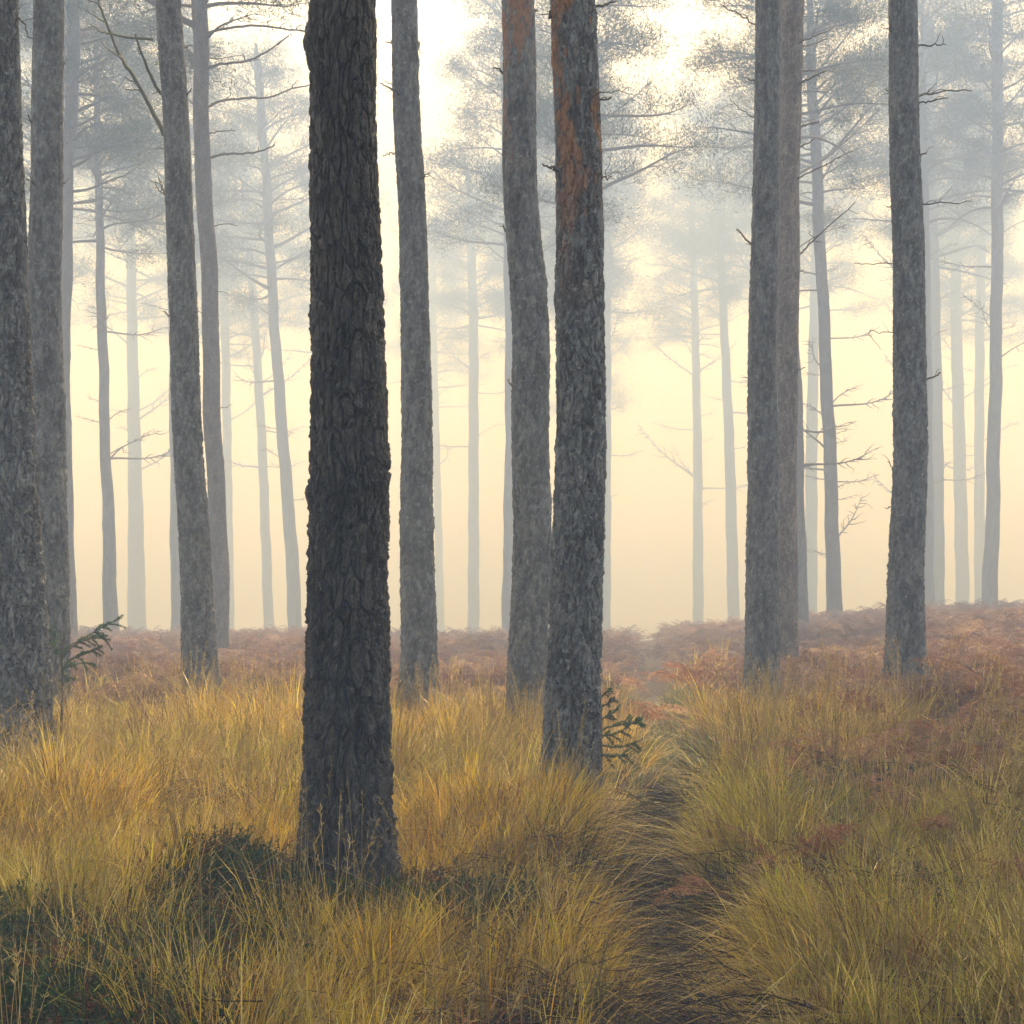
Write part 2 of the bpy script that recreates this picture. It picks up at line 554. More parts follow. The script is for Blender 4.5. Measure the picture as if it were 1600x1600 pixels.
def build_trunk(at, d, gz, top, n, dz, fine_to, amp, seed, flare=0.30, orange=None, wob=0.02, cell_w=0.04, cell_h=0.13):
    zf = np.arange(gz - 0.3, min(fine_to, top), dz)
    zc = np.arange(zf[-1] + dz * 2, top, max(0.10, dz * 4))
    zs = np.concatenate([zf, zc, [top]])
    x, r = at(zs)
    ph = seed * 1.7
    x = x + wob * np.sin(zs * 1.3 + ph) + 0.5 * wob * np.sin(zs * 3.1 + ph * 2)
    yy = d + wob * np.sin(zs * 1.1 + ph * 3)
    theta = np.linspace(0, 2 * math.pi, n, endpoint=False)
    TH, Z = np.meshgrid(theta, zs)
    rm = float(np.median(r[: len(zf)]))
    rel, plate = bark_relief(TH, Z, rm, seed, cell_w, cell_h)
    hh = np.clip(Z - gz, 0, 99)
    fl = 1 + flare * np.exp(-hh / 0.22) * (0.75 + 0.35 * np.sin(TH * 4 + ph) + 0.25 * np.sin(TH * 7 + ph * 2))
    lump = 1 + 0.05 * (fbm(np.cos(TH) * 1.3, np.sin(TH) * 1.3, Z * 1.4, seed + 21, 3) - 0.5) * 2
    fade = np.clip(1.25 - 0.65 * (hh / max(4.0, fine_to - gz)), 0.25, 1.25) * np.clip(r / rm, 0.1, 1.15)[:, None]
    R = r[:, None] * fl * lump + amp * (rel - 0.55) * fade
    # knots: old branch scars
    rk = random.Random(seed)
    for _ in range(int(5 + (fine_to - gz) * 1.6)):
        kz = gz + 1.5 + rk.random() * (fine_to - gz); kt = rk.random() * 2 * math.pi
        s = 0.03 + 0.02 * rk.random()
        da = np.angle(np.exp(1j * (TH - kt))) * rm
        q = (da ** 2 + ((Z - kz) * 0.8) ** 2) / s ** 2
        R = R + 0.022 * np.exp(-q) - 0.03 * np.exp(-q * 6)
    V = np.stack([x[:, None] + R * np.cos(TH), yy[:, None] + R * np.sin(TH), Z], -1).reshape(-1, 3)
    m = len(zs)
    i = np.arange(m - 1)[:, None] * n; j = np.arange(n)[None, :]; k = (j + 1) % n
    Q = np.stack([i + j, i + k, i + n + k, i + n + j], -1).reshape(-1, 4)
    org = np.zeros_like(Z)
    if orange:
        zlo, zhi, side, amt = orange
        c, s = np.cos(TH) * rm, np.sin(TH) * rm
        nn = fbm(c * 7, s * 7, Z * 2.6, seed + 40, 4) * 0.62 + fbm(c * 30, s * 30, Z * 14, seed + 44, 3) * 0.48
        bias = 0.10 * np.cos(TH - side)
        hgt = sstep(zlo, zhi, Z)
        org = sstep(0.57, 0.68, nn + bias + 0.02 * hgt) * hgt * amt
    return V, Q, plate.ravel(), org.ravel()


# a few crowns, each used by several trees with its own turn and size
def limb_path(L, up0, up1, rs, n=7, wig=0.06):
    t = np.linspace(0, 1, n)
    pit = up0 + (up1 - up0) * t
    dx = np.cumsum(np.cos(pit)) * L / n; dz = np.cumsum(np.sin(pit)) * L / n
    dy = np.cumsum(rs.normal(0, wig, n)) * L
    dz = dz + np.cumsum(rs.normal(0, wig * 0.6, n)) * L
    P = np.vstack([[0, 0, 0], np.stack([dx, dy, dz], -1)])
    if n > 4:
        P[1:-1] = 0.25 * P[:-2] + 0.5 * P[1:-1] + 0.25 * P[2:]
        P[1:-1] = 0.25 * P[:-2] + 0.5 * P[1:-1] + 0.25 * P[2:]
    return P


def rot_z(P, a):
    c, s = math.cos(a), math.sin(a)
    return np.stack([P[:, 0] * c - P[:, 1] * s, P[:, 0] * s + P[:, 1] * c, P[:, 2]], -1)


def needle_clump(bag, rs, c, size, n, outward):
    base = c + rs.normal(0, 1, (n, 3)) * np.array([size, size, size * 0.75])
    dirs = rs.normal(0, 1, (n, 3)) * 0.8 + outward * 0.7 + np.array([0, 0, 0.5])
    dirs /= np.linalg.norm(dirs, axis=1)[:, None]
    ln = rs.uniform(0.09, 0.19, n)[:, None]
    side = np.cross(dirs, rs.normal(0, 1, (n, 3)))
    side /= np.linalg.norm(side, axis=1)[:, None] + 1e-9
    wd = rs.uniform(0.006, 0.013, n)[:, None]
    a, b, t = base - side * wd, base + side * wd, base + dirs * ln
    V = np.stack([a, b, t], 1).reshape(-1, 3)
    T = np.arange(3 * n).reshape(-1, 3)
    bag.add(V, None, T, np.repeat(np.clip(rs.uniform(0, 1) * 0.6 + rs.uniform(0, 0.4, n), 0, 1), 3))


def build_crown(seed, H, Lmax, dens=1.0):
    rs = np.random.default_rng(seed)
    wood, leaf = Bag(), Bag()
    nl = int(46 * dens)
    ang = rs.uniform(0, 6.28)
    for i in range(nl):
        t = min(max((i + rs.uniform(-0.8, 0.8)) / nl, 0), 0.99)
        h = H * t
        ang += 2.4 + rs.normal(0, 0.5)
        L = Lmax * (0.38 + 0.62 * (1 - t) ** 0.8) * rs.uniform(0.5, 1.2)
        low = t < 0.22
        up0 = 0.10 + 0.8 * t + rs.normal(0, 0.25); up1 = up0 * 0.5 + rs.normal(0.0, 0.4)
        P = limb_path(L, up0, up1, rs, 9, 0.03)
        Pw = rot_z(P, ang); Pw[:, 2] += h
        r0 = 0.018 + 0.014 * L
        v, q, tt = tube(Pw, np.linspace(r0, 0.008, len(Pw)), 5)
        wood.add(v, q, tt, rs.uniform(0, 1))
        ns = int(5 + 3.2 * L)
        bare = low and rs.uniform() < 0.55
        for k in range(ns):
            f = 0.28 + 0.72 * (k + rs.uniform(0, 1)) / ns
            f = min(f, 0.999) * (len(Pw) - 1)
            a = int(f); p = Pw[a] + (Pw[min(a + 1, len(Pw) - 1)] - Pw[a]) * (f - a)
            l2 = (0.40 + 0.24 * L * rs.uniform(0.4, 1)) * (1.15 - 0.5 * f / len(Pw))
            S = limb_path(l2, rs.normal(0.35, 0.4), rs.normal(0.15, 0.4), rs, 4, 0.10)
            S = rot_z(S, ang + rs.choice([-1, 1]) * rs.uniform(0.3, 1.25)) + p
            v, q, tt = tube(S, np.linspace(0.011, 0.004, len(S)), 3)
            wood.add(v, q, tt, rs.uniform(0, 1))
            if bare or rs.uniform() < 0.12:
                continue
            for e in ((len(S) - 1, 1.0), (2, 0.75)):
                out = S[-1] - S[0]; out /= np.linalg.norm(out) + 1e-6
                needle_clump(leaf, rs, S[e[0]] + rs.normal(0, 0.10, 3), (0.19 * e[1] + 0.05) * rs.uniform(0.7, 1.4), int(62 * e[1] + 8), out)
    return wood.mesh('crown', M_DEADWOOD), leaf.mesh('needles', M_NEEDLE, False)


CROWNS = [build_crown(100, 8.5, 3.2), build_crown(101, 9.5, 2.8), build_crown(102, 8.0, 3.6, 0.9), build_crown(103, 9.0, 3.0, 1.05)]


# dead side branches, a few shapes
def dead_branch_mesh(seed, L, up, mat, r0=None):
    rs = np.random.default_rng(seed)
    b = Bag()
    P = limb_path(L, up + rs.normal(0, 0.1), up * 0.6 + rs.normal(0, 0.25), rs, 8, 0.05)
    r = (0.013 + 0.011 * L) if r0 is None else r0
    v, q, t = tube(P, np.linspace(r, 0.004, len(P)), 5); b.add(v, q, t, rs.uniform())
    for k in range(int(3 + 4.0 * L)):
        f = rs.uniform(0.25, 0.97) * (len(P) - 1); a = int(f)
        S = limb_path(rs.uniform(0.15, 0.5) * L ** 0.5, rs.normal(0.2, 0.45), rs.normal(0.2, 0.5), rs, 4, 0.1)
        S = rot_z(S, rs.choice([-1, 1]) * rs.uniform(0.3, 1.3)) + P[a] + (P[a + 1] - P[a]) * (f - a)
        v, q, t = tube(S, np.linspace(r * 0.45, 0.003, len(S)), 4); b.add(v, q, t, rs.uniform())
    return b.mesh('dead_branch', mat)


DEAD = [dead_branch_mesh(200 + i, L, u, M_DEADWOOD) for i, (L, u) in enumerate(((0.7, 0.5), (1.3, 0.6), (1.9, 0.55), (2.4, 0.35), (1.0, 0.1), (2.9, 0.5)))]

TREES = []


def tree(name_label, d, rows, n, dz, amp, height, crown, crown_from, mat=M_BARK, flare=0.48, orange=None, wob=0.02,
         branches=(), auto=0, auto_y=(200, 700), seed=1, moss=(), fine_pad=0.5, cell=(0.046, 0.17), needles=True):
    near = float(dist(d)) / d / 0.8
    if d < 27:
        amp, dz, cell = amp * near, dz * near, (cell[0] * near, cell[1] * near)
    d = float(dist(d))
    if d > 40:                                   # older, taller trees stand beyond the crest
        k = 1.0 + 0.80 * min(1.0, (d - 40) / 14)
        d, height, crown_from, crown = d * k, height * k ** 1.08, crown_from * k ** 0.9, (crown[0], crown[1] * k * 0.95)
    at, gz, top = trunk_axis(rows, d, height)
    fine_to = min(top - 1, EYE + HOR / F * d + fine_pad)
    x0 = float(at(np.array([gz]))[0][0])
    base = Vector((x0, d, gz))
    e = bpy.data.objects.new('pine_tree', None)
    COL.objects.link(e)
    e.location = base
    e.empty_display_size = 0.3
    e['label'] = name_label; e['category'] = 'tree'; e['group'] = 'pine trees in the misty wood'
    V, Q, plate, org = build_trunk(at, d, gz, top, n, dz, fine_to, amp, seed, flare, orange, wob, cell[0], cell[1])
    link('trunk', make_mesh('trunk', V - np.array(base), Q, mat, d > 11, {'plate': plate, 'orange': org}), e)
    # crown
    ci, sc = crown
    rnd = random.Random(seed * 31 + 5)
    zc = gz + crown_from
    xc = float(at(np.array([zc]))[0][0]); xt = float(at(np.array([top]))[0][0])
    wood, leaf = CROWNS[ci]
    hz = (top - zc) / 9.0
    cr = link('crown', wood, e, (xc - base.x, 0, crown_from))
    ax = Vector((xt - xc, 0, top - zc)).normalized()
    cr.rotation_mode = 'QUATERNION'
    cr.rotation_quaternion = Vector((0, 0, 1)).rotation_difference(ax) @ Matrix.Rotation(rnd.uniform(0, 6.28), 3, 'Z').to_quaternion()
    cr.scale = (sc, sc, hz)
    if needles:
        link('needles', leaf, cr)
    # branches that stand out against the mist, each followed along its own course
    for bi, spec in enumerate(list(branches) + list(moss)):
        pts, w0 = spec[0], spec[1]
        rs = np.random.default_rng(seed * 100 + bi)
        dep = d + rs.normal(0, 0.1)
        P = np.array([W3(p[0], p[1], dep + 0.10 * i * (1 if bi % 2 else -1)) for i, p in enumerate(pts)])
        inward = np.array([at(np.array([P[0][2]]))[0][0], d, P[0][2] - 0.05])
        P = np.vstack([inward * 0.7 + P[0] * 0.3, P])
        S = smooth_path(P, max(8, 4 * len(P)))
        S[2:] += rs.normal(0, 0.006, (len(S) - 2, 3))
        r0 = w0 / F * d / 2
        b = Bag()
        v, q, t = tube(S, np.linspace(r0 * 1.15, r0 * 0.45, len(S)), 7); b.add(v, q, t, rs.uniform())
        L = np.linalg.norm(S[-1] - S[2])
        for k in range(int(1 + L * 3.5)):
            a = rs.integers(len(S) // 3, len(S) - 1)
            tw = limb_path(rs.uniform(0.06, 0.22) * (0.6 + 0.4 * L), rs.normal(0.5, 0.5), rs.normal(0.2, 0.5), rs, 4, 0.1)
            dirn = 0 if S[-1][0] > S[0][0] else math.pi
            tw = rot_z(tw, dirn + rs.normal(0, 0.8)) + S[a]
            v, q, t = tube(tw, np.linspace(r0 * 0.45, r0 * 0.2, len(tw)), 4); b.add(v, q, t, rs.uniform())
        me = b.mesh('dead_branch', M_MOSSWOOD if bi >= len(branches) else M_DEADWOOD)
        me.transform(Matrix.Translation(-base))
        link('dead_branch', me, e)
    # the rest of the dead branches, set round the trunk
    for k in range(auto):
        py = rnd.uniform(*auto_y)
        z = EYE + (HOR - py) / F * d
        if z > top - 1: continue
        x, r = at(np.array([z]))
        o = link('dead_branch', rnd.choice(DEAD), e)
        # mostly seen from the side
        a = (rnd.choice([0, math.pi]) + rnd.gauss(0, 0.6))
        o.location = (float(x[0]) - base.x + math.cos(a) * float(r[0]) * 0.6, math.sin(a) * float(r[0]) * 0.6, z - gz)
        s = rnd.uniform(0.6, 1.1) * max(1.0, d / 55)
        o.scale = (s, s, s)
        o.rotation_euler = (0, 0, a)
    TREES.append((x0, d, rows[0][2] / F * d / 2))
    return e


# --- nearest
tree('dark wet pine trunk with deep black furrows, thickest and nearest of all', 8.0,
     [(537, 1380, 128), (540, 1180, 126), (541, 1000, 120), (544, 700, 111), (542, 300, 102), (539, 0, 97)],
     262, 0.0056, 0.036, 21, (0, 0.8), 12.5, M_BARK_DARK, flare=0.30, wob=0.006, seed=11, cell=(0.042, 0.20))
tree('grey-brown pine cut by the left picture edge, green spruce sprig at its foot', 13.0,
     [(36, 1140, 82), (29, 900, 76), (8, 500, 69), (-7, 0, 62)],
     130, 0.0120, 0.034, 20, (1, 0.8), 12, M_BARK, seed=12, wob=0.008,
     branches=[([(20, 20), (34, 34), (50, 60)], 4)])
tree('pine with grazed orange bark high up and leaning foot, small spruce beside it', 12.0,
     [(893, 1190, 88), (899, 1100, 81), (904, 900, 77), (906, 500, 73), (898, 0, 67)],
     140, 0.0115, 0.033, 20, (2, 0.75), 12, M_BARK, seed=13, flare=0.42, orange=(3.3, 4.5, math.pi * 1.15, 1.0), wob=0.010,
     branches=[([(875, 268), (862, 262), (849, 255)], 5), ([(932, 10), (948, 7), (964, 2)], 4.5), ([(936, 157), (947, 156), (955, 152)], 4),
               ([(940, 275), (948, 276), (956, 273)], 3), ([(868, 45), (862, 30), (858, 18)], 6), ([(936, 146), (960, 143), (985, 137)], 2)])
# --- middle distance
tree('grey pine behind the left-edge trunk, small dark stubs on both sides', 18.0,
     [(79, 1120, 58), (78, 900, 53), (71, 500, 51), (73, 250, 47), (75, 0, 45)],
     78, 0.024, 0.030, 20, (3, 0.8), 12, M_BARK, seed=14, wob=0.012,
     branches=[([(54, 195), (47, 188), (45, 180)], 4), ([(97, 285), (103, 286)], 3), ([(52, 285), (42, 280)], 3), ([(97, 105), (101, 98)], 3)])
tree('slender leaning pine with a long mossy dead branch forking up to its left', 20.0,
     [(311, 1048, 52), (306, 900, 47), (297, 700, 44), (287, 500, 42), (275, 250, 40), (265, 0, 38)],
     78, 0.024, 0.029, 20, (0, 0.8), 12, M_BARK, seed=15, wob=0.012,
     branches=[([(288, 152), (294, 146), (299, 138)], 4), ([(257, 300), (252, 288), (247, 274)], 4), ([(258, 305), (247, 295), (242, 282)], 2.5),
               ([(262, 492), (257, 487)], 3), ([(262, 230), (240, 232)], 2), ([(306, 490), (318, 487)], 2), ([(285, 75), (300, 70)], 3)],
     moss=[([(255, 208), (237, 170), (205, 115), (190, 92), (176, 62), (160, 20), (148, -20)], 7), ([(251, 146), (236, 118), (222, 86), (211, 52)], 6),
           ([(172, 54), (158, 48), (143, 39)], 3.5)])
tree('blue-grey straight pine standing alone just right of the dark nearest trunk', 19.0,
     [(655, 1082, 56), (655, 900, 51), (651, 700, 47), (648, 500, 43), (640, 250, 42), (632, 0, 40)],
     78, 0.024, 0.028, 20, (1, 0.8), 12, M_BARK, seed=16, wob=0.012,
     branches=[([(664, 275), (672, 271)], 3), ([(617, 142), (606, 136), (594, 130)], 4), ([(614, 68), (604, 65)], 3), ([(618, 240), (608, 241), (597, 244)], 2.5),
               ([(612, 131), (602, 129)], 2), ([(652, 72), (655, 66)], 5)])
tree('pine close against the left of the orange-flecked trunk, orange strip up its left side', 17.5,
     [(829, 1110, 60), (830, 900, 59), (827, 700, 57), (826, 500, 56), (816, 250, 53), (810, 0, 50)],
     80, 0.024, 0.030, 20, (2, 0.75), 12, M_BARK, seed=17, orange=(4.9, 6.3, math.pi * 1.2, 0.95), wob=0.020,
     branches=[([(792, 128), (784, 113), (772, 106)], 5), ([(835, 18), (840, 16)], 4), ([(790, 360), (786, 352)], 4), ([(798, 600), (793, 594)], 4)])
tree('front one of the two touching grey pines right of the path', 20.0,
     [(1189, 1092, 52), (1190, 900, 48), (1192, 700, 45), (1193, 500, 42), (1197, 250, 39), (1199, 0, 38)],
     78, 0.024, 0.029, 20, (3, 0.8), 12, M_BARK, seed=18, wob=0.008,
     branches=[([(1176, 384), (1163, 371), (1150, 358)], 4), ([(1178, 127), (1165, 121)], 3), ([(1174, 182), (1158, 171), (1140, 154)], 2),
               ([(1180, 40), (1160, 25), (1138, 15), (1130, 8)], 3)])
tree('browner pine half hidden behind its touching twin, dead stubs on its right', 26.0,
     [(1224, 1036, 42), (1226, 900, 39), (1227, 700, 36), (1229, 500, 36), (1232, 250, 36), (1237, 0, 38)],
     70, 0.030, 0.020, 20, (0, 0.8), 12.5, M_BARK_BROWN, seed=19, wob=0.008,
     branches=[([(1250, 66), (1270, 57), (1297, 47)], 4), ([(1254, 72), (1275, 67), (1292, 60)], 3), ([(1246, 132), (1268, 121), (1291, 109)], 4.5),
               ([(1245, 200), (1262, 195), (1281, 190)], 4), ([(1252, 228), (1273, 217)], 3), ([(1248, 398), (1262, 385), (1290, 358), (1336, 317)], 3.5),
               ([(1252, 276), (1290, 257), (1333, 235)], 3), ([(1254, 112), (1279, 109)], 3), ([(1246, 425), (1258, 422)], 2), ([(1244, 580), (1258, 573)], 3)])
tree('knotty grey pine on the right slope with twiggy dead stubs, bracken at its foot', 19.0,
     [(1415, 1052, 58), (1418, 900, 52), (1421, 700, 50), (1419, 500, 48), (1417, 250, 45), (1411, 0, 43)],
     80, 0.024, 0.031, 20, (1, 0.8), 12, M_BARK, seed=20, wob=0.012,
     branches=[([(1435, 72), (1460, 71), (1477, 70)], 3.5), ([(1437, 150), (1465, 144), (1518, 141)], 4), ([(1438, 162), (1460, 158), (1483, 152)], 3),
               ([(1440, 320), (1475, 317), (1518, 316)], 3), ([(1442, 595), (1460, 588), (1471, 581)], 4), ([(1397, 323), (1384, 323)], 3), ([(1402, 66), (1394, 52), (1391, 38)], 5),
               ([(1400, 152), (1390, 145), (1385, 138)], 4), ([(1397, 735), (1387, 719)], 2.5), ([(1394, 793), (1385, 793)], 3), ([(1442, 240), (1448, 240)], 3),
               ([(1396, 520), (1375, 520), (1358, 519), (1374, 545)], 1.6), ([(1396, 412), (1365, 413), (1335, 410)], 2)])
tree('blue-grey pine just right of the leaning mossy-branched trunk, thin bare side branches', 32.0,
     [(343, 985, 33), (342, 900, 29), (335, 700, 27), (328, 500, 26), (318, 250, 25), (310, 0, 24)],
     48, 0.05, 0.012, 21, (2, 1.05), 12.2, M_BARK_FAR, seed=21,
     branches=[([(322, 53), (350, 45), (400, 40), (440, 45), (480, 49)], 5), ([(324, 106), (345, 100), (375, 97), (410, 85), (452, 56)], 5),
               ([(327, 166), (345, 158), (385, 153), (420, 152), (460, 138), (492, 131)], 4.5), ([(330, 246), (350, 241), (385, 240), (410, 235), (430, 227)], 4.5),
               ([(328, 208), (345, 205), (367, 203)], 3), ([(333, 353), (355, 350), (372, 353)], 2.5), ([(305, 105), (292, 97)], 3), ([(305, 165), (294, 155)], 4),
               ([(308, 245), (293, 237)], 3), ([(338, 456), (354, 457)], 2), ([(345, 637), (356, 637)], 2)], auto=4, auto_y=(0, 120))
tree('slim shaded pine peeping out behind the pair of touching trunks', 38.0,
     [(1249, 950, 26), (1244, 700, 23), (1237, 500, 22), (1234, 250, 20), (1232, 0, 18)],
     36, 0.08, 0.01, 20, (3, 1.0), 13, M_BARK_FAR, seed=22, auto=8, auto_y=(150, 850))
# --- far, fading into the mist
tree('faint pine bending away behind the two left-edge trunks', 38.0,
     [(111, 985, 20), (109, 900, 18), (102, 700, 18), (101, 500, 18), (107, 250, 19), (117, 0, 20)],
     36, 0.08, 0.01, 20, (0, 1.05), 12, M_BARK_FAR, seed=23, auto=13, auto_y=(-60, 330))
tree('misty slender pine left of the fatter pale trunk, by the green spruce sprig', 42.0,
     [(174, 980, 24), (172, 900, 21), (165, 700, 16), (159, 500, 15), (153, 250, 11)],
     28, 0.2, 0.01, 19, (1, 1.0), 12, M_BARK_FAR, seed=24, auto=16, auto_y=(100, 720))
tree('palest stout trunk of the left side, its bare branches spreading to the right', 62.0,
     [(214, 980, 29), (212, 800, 23), (208, 600, 18), (206, 500, 16), (204, 300, 13)],
     30, 0.12, 0.01, 22, (2, 1.15), 15.5, M_BARK_FAR, seed=25, auto=27, auto_y=(200, 750))
tree('pale trunk showing as a strip left of the leaning mossy-branched pine', 45.0,
     [(277, 980, 20), (275, 700, 19), (272, 500, 17), (266, 250, 14)],
     28, 0.2, 0.01, 20, (3, 1.1), 13, M_BARK_FAR, seed=26, auto=8, auto_y=(100, 500))
tree('very pale thin trunk touching the blue-grey pine on its right', 66.0,
     [(359, 978, 15), (355, 700, 14), (352, 500, 13), (349, 300, 11)],
     22, 0.3, 0.01, 21, (0, 1.1), 15, M_BARK_FAR, seed=27, auto=8, auto_y=(250, 800))
tree('thin pale pine, left one of the leaning two before the dark nearest trunk', 58.0,
     [(420, 975, 16), (410, 700, 14), (398, 500, 13), (379, 250, 10)],
     22, 0.3, 0.01, 20, (1, 1.1), 14, M_BARK_FAR, seed=28, auto=16, auto_y=(150, 800))
tree('slanting pale pine, right one of the leaning two before the dark nearest trunk', 48.0,
     [(461, 972, 22), (455, 850, 20), (443, 700, 18), (428, 500, 16), (414, 250, 13), (402, 100, 12)],
     26, 0.25, 0.01, 20, (2, 1.1), 12.5, M_BARK_FAR, seed=29, auto=18, auto_y=(60, 800))
tree('palest thread of a trunk just right of the lone blue-grey pine', 80.0,
     [(688, 965, 13), (682, 700, 11), (677, 500, 10), (673, 250, 8)],
     18, 0.35, 0.01, 23, (3, 1.2), 16, M_BARK_FAR, seed=30, auto=16, auto_y=(200, 800))
tree('pale pine midway between the blue-grey pine and the orange-flecked pair', 64.0,
     [(740, 965, 18), (740, 700, 16), (740, 500, 15), (731, 250, 11), (722, 100, 9)],
     22, 0.3, 0.01, 21, (0, 1.15), 15.5, M_BARK_FAR, seed=31, auto=21, auto_y=(150, 700))
tree('pale trunk peeping out along the left of the orange-flecked pair', 46.0,
     [(796, 965, 24), (799, 700, 20), (798, 500, 18), (792, 250, 15), (788, 100, 13)],
     26, 0.25, 0.01, 20, (1, 1.2), 13, M_BARK_FAR, seed=32, auto=18, auto_y=(0, 420))
tree('pale trunk peeping out along the right of the orange-flecked pair', 55.0,
     [(945, 1000, 18), (947, 700, 16), (947, 500, 15), (945, 250, 12)],
     22, 0.3, 0.01, 21, (2, 1.2), 14, M_BARK_FAR, seed=33, auto=21, auto_y=(0, 800))
tree('pale thin pine with long drooping bare boughs right of the path gap', 68.0,
     [(1091, 965, 17), (1090, 700, 14), (1086, 500, 12), (1080, 300, 9)],
     22, 0.3, 0.01, 21, (3, 1.2), 15, M_BARK_FAR, seed=34, auto=24, auto_y=(280, 800))
tree('pale leaning pine between the path gap and the touching pair', 60.0,
     [(1146, 950, 19), (1140, 700, 16), (1131, 500, 13), (1119, 200, 10)],
     22, 0.3, 0.01, 22, (0, 1.2), 15.5, M_BARK_FAR, seed=35, auto=21, auto_y=(150, 750))
tree('pale trunk behind the thin twiggy pine, right of the touching pair', 60.0,
     [(1267, 950, 20), (1268, 700, 18), (1272, 500, 15), (1276, 300, 12)],
     22, 0.3, 0.01, 21, (1, 1.15), 15, M_BARK_FAR, seed=36, auto=6, auto_y=(300, 800))
tree('thin twiggy pine between the touching pair and the knotty right-hand pine', 42.0,
     [(1303, 942, 24), (1300, 800, 21), (1292, 600, 19), (1287, 500, 18), (1275, 250, 17), (1268, 100, 15)],
     28, 0.2, 0.01, 20, (2, 1.0), 12.5, M_BARK_FAR, seed=37, auto=29, auto_y=(80, 880))
tree('faint pine almost hidden along the right edge of the knotty pine', 45.0,
     [(1450, 935, 20), (1448, 700, 18), (1446, 500, 17), (1443, 250, 15)],
     26, 0.25, 0.01, 20, (3, 1.1), 13, M_BARK_FAR, seed=38, auto=10, auto_y=(50, 800))
tree('misty pine right of the knotty pine, bare branches reaching to the right', 50.0,
     [(1466, 930, 20), (1464, 700, 20), (1460, 500, 19), (1454, 250, 17), (1450, 0, 15)],
     26, 0.25, 0.01, 21, (0, 1.1), 13, M_BARK_FAR, seed=39, auto=29, auto_y=(0, 820))
tree('very pale pine third from the right edge with upswept bare branches', 62.0,
     [(1504, 925, 21), (1499, 700, 19), (1494, 500, 17), (1491, 250, 12)],
     22, 0.3, 0.01, 21, (1, 1.15), 15, M_BARK_FAR, seed=40, auto=18, auto_y=(200, 800))
tree('very pale pine just left of the pine nearest the right edge', 66.0,
     [(1531, 925, 17), (1530, 700, 15), (1531, 500, 14), (1539, 200, 11)],
     22, 0.3, 0.01, 22, (2, 1.15), 15, M_BARK_FAR, seed=41, auto=10, auto_y=(200, 800))
tree('misty upright pine nearest the right picture edge', 44.0,
     [(1547, 925, 24), (1551, 800, 21), (1557, 500, 18), (1559, 250, 18), (1558, 0, 17)],
     26, 0.25, 0.01, 20, (3, 1.15), 13, M_BARK_FAR, seed=42, auto=10, auto_y=(0, 600))


# --- farthest trees, their trunks mostly covered by nearer ones, their crowns closing the gaps overhead
for lab, d, px, w, ci, sd in (
        ('far pine whose crown fills the gap left of the orange-flecked pair', 62, 818, 14, 0, 53),
        ('far pine whose crown shows right of the orange-flecked pair, its trunk covered', 52, 898, 16, 3, 54),
        ('farthest pine whose faint crown reaches over the path gap, its trunk covered', 74, 918, 11, 1, 55),
        ('pine whose blue-grey crown shows close right of the orange-flecked pair, high up', 40, 908, 20, 2, 60),
        ('far pine whose crown shows left of the touching pair, its trunk covered', 56, 1196, 15, 2, 56),
        ('far pine behind the left-edge trunks, only its crown showing', 50, 62, 16, 1, 58),
        ('far pine whose crown closes the gap left of the dark nearest trunk', 64, 512, 14, 3, 59)):
    tree(lab, d, [(px + 3, 965, w * 1.2), (px, 500, w), (px - 3, 200, w * 0.8)], 18, 0.35, 0.01, 21.5, (ci, 1.05), 12.5 + (sd % 3), M_BARK_FAR, seed=sd, auto=6, auto_y=(150, 450))


# --- unseen pines added behind and beside the viewpoint, shading near mist and trunks
def shade_pine(x, y, r, height, crown, crown_from, seed, label):
    rnd = random.Random(seed)
    gz = float(ground_z(np.array(x), np.array(y)))
    e = bpy.data.objects.new('pine_tree', None); COL.objects.link(e)
    e.location = (x, y, gz)
    e['label'] = label; e['category'] = 'tree'; e['group'] = 'unseen shade pines round the viewpoint'
    top = gz + height
    lx = rnd.gauss(0, 0.25)

    def at(z):
        t = (z - gz) / height
        return x + lx * t, r * (1 - 0.55 * np.clip(t, 0, 1)) * np.clip(1.02 - np.clip(t, 0, 1) ** 6, 0.05, 1)
    V, Q, plate, org = build_trunk(at, y, gz, top, 34, 0.16, top - 1, 0.015, seed, 0.35, None, 0.02)
    link('trunk', make_mesh('trunk', V - np.array((x, y, gz)), Q, M_BARK, True, {'plate': plate, 'orange': org}), e)
    wood, leaf = CROWNS[crown]
    cr = link('crown', wood, e, (lx * crown_from / height, 0, crown_from))
    cr.rotation_euler = (0, 0, rnd.uniform(0, 6.28))
    cr.scale = (1.25, 1.25, (height - crown_from) / 9.0)
    link('needles', leaf, cr)


for i, (x, y) in enumerate(((-6.5, 3.5), (7.2, 4.2), (-4.2, -3.5), (3.6, -4.2), (0.4, -8.5), (-8.8, -1.5), (8.6, -2.2), (-11.5, 6.5), (11.8, 8.0),
                            (-6.5, -9.0), (7.0, -10.0), (-2.5, -14.0), (3.5, -15.5), (-12.5, -7.0), (13.0, -7.5), (-13.5, 13.0), (15.0, 15.5))):
    shade_pine(x, y, 0.21 + 0.02 * (i % 3), 20 + i % 4, i % 4, 10.5 + i % 3, 900 + i, 'unseen pine added for shade beside or behind the viewpoint, outside the picture')


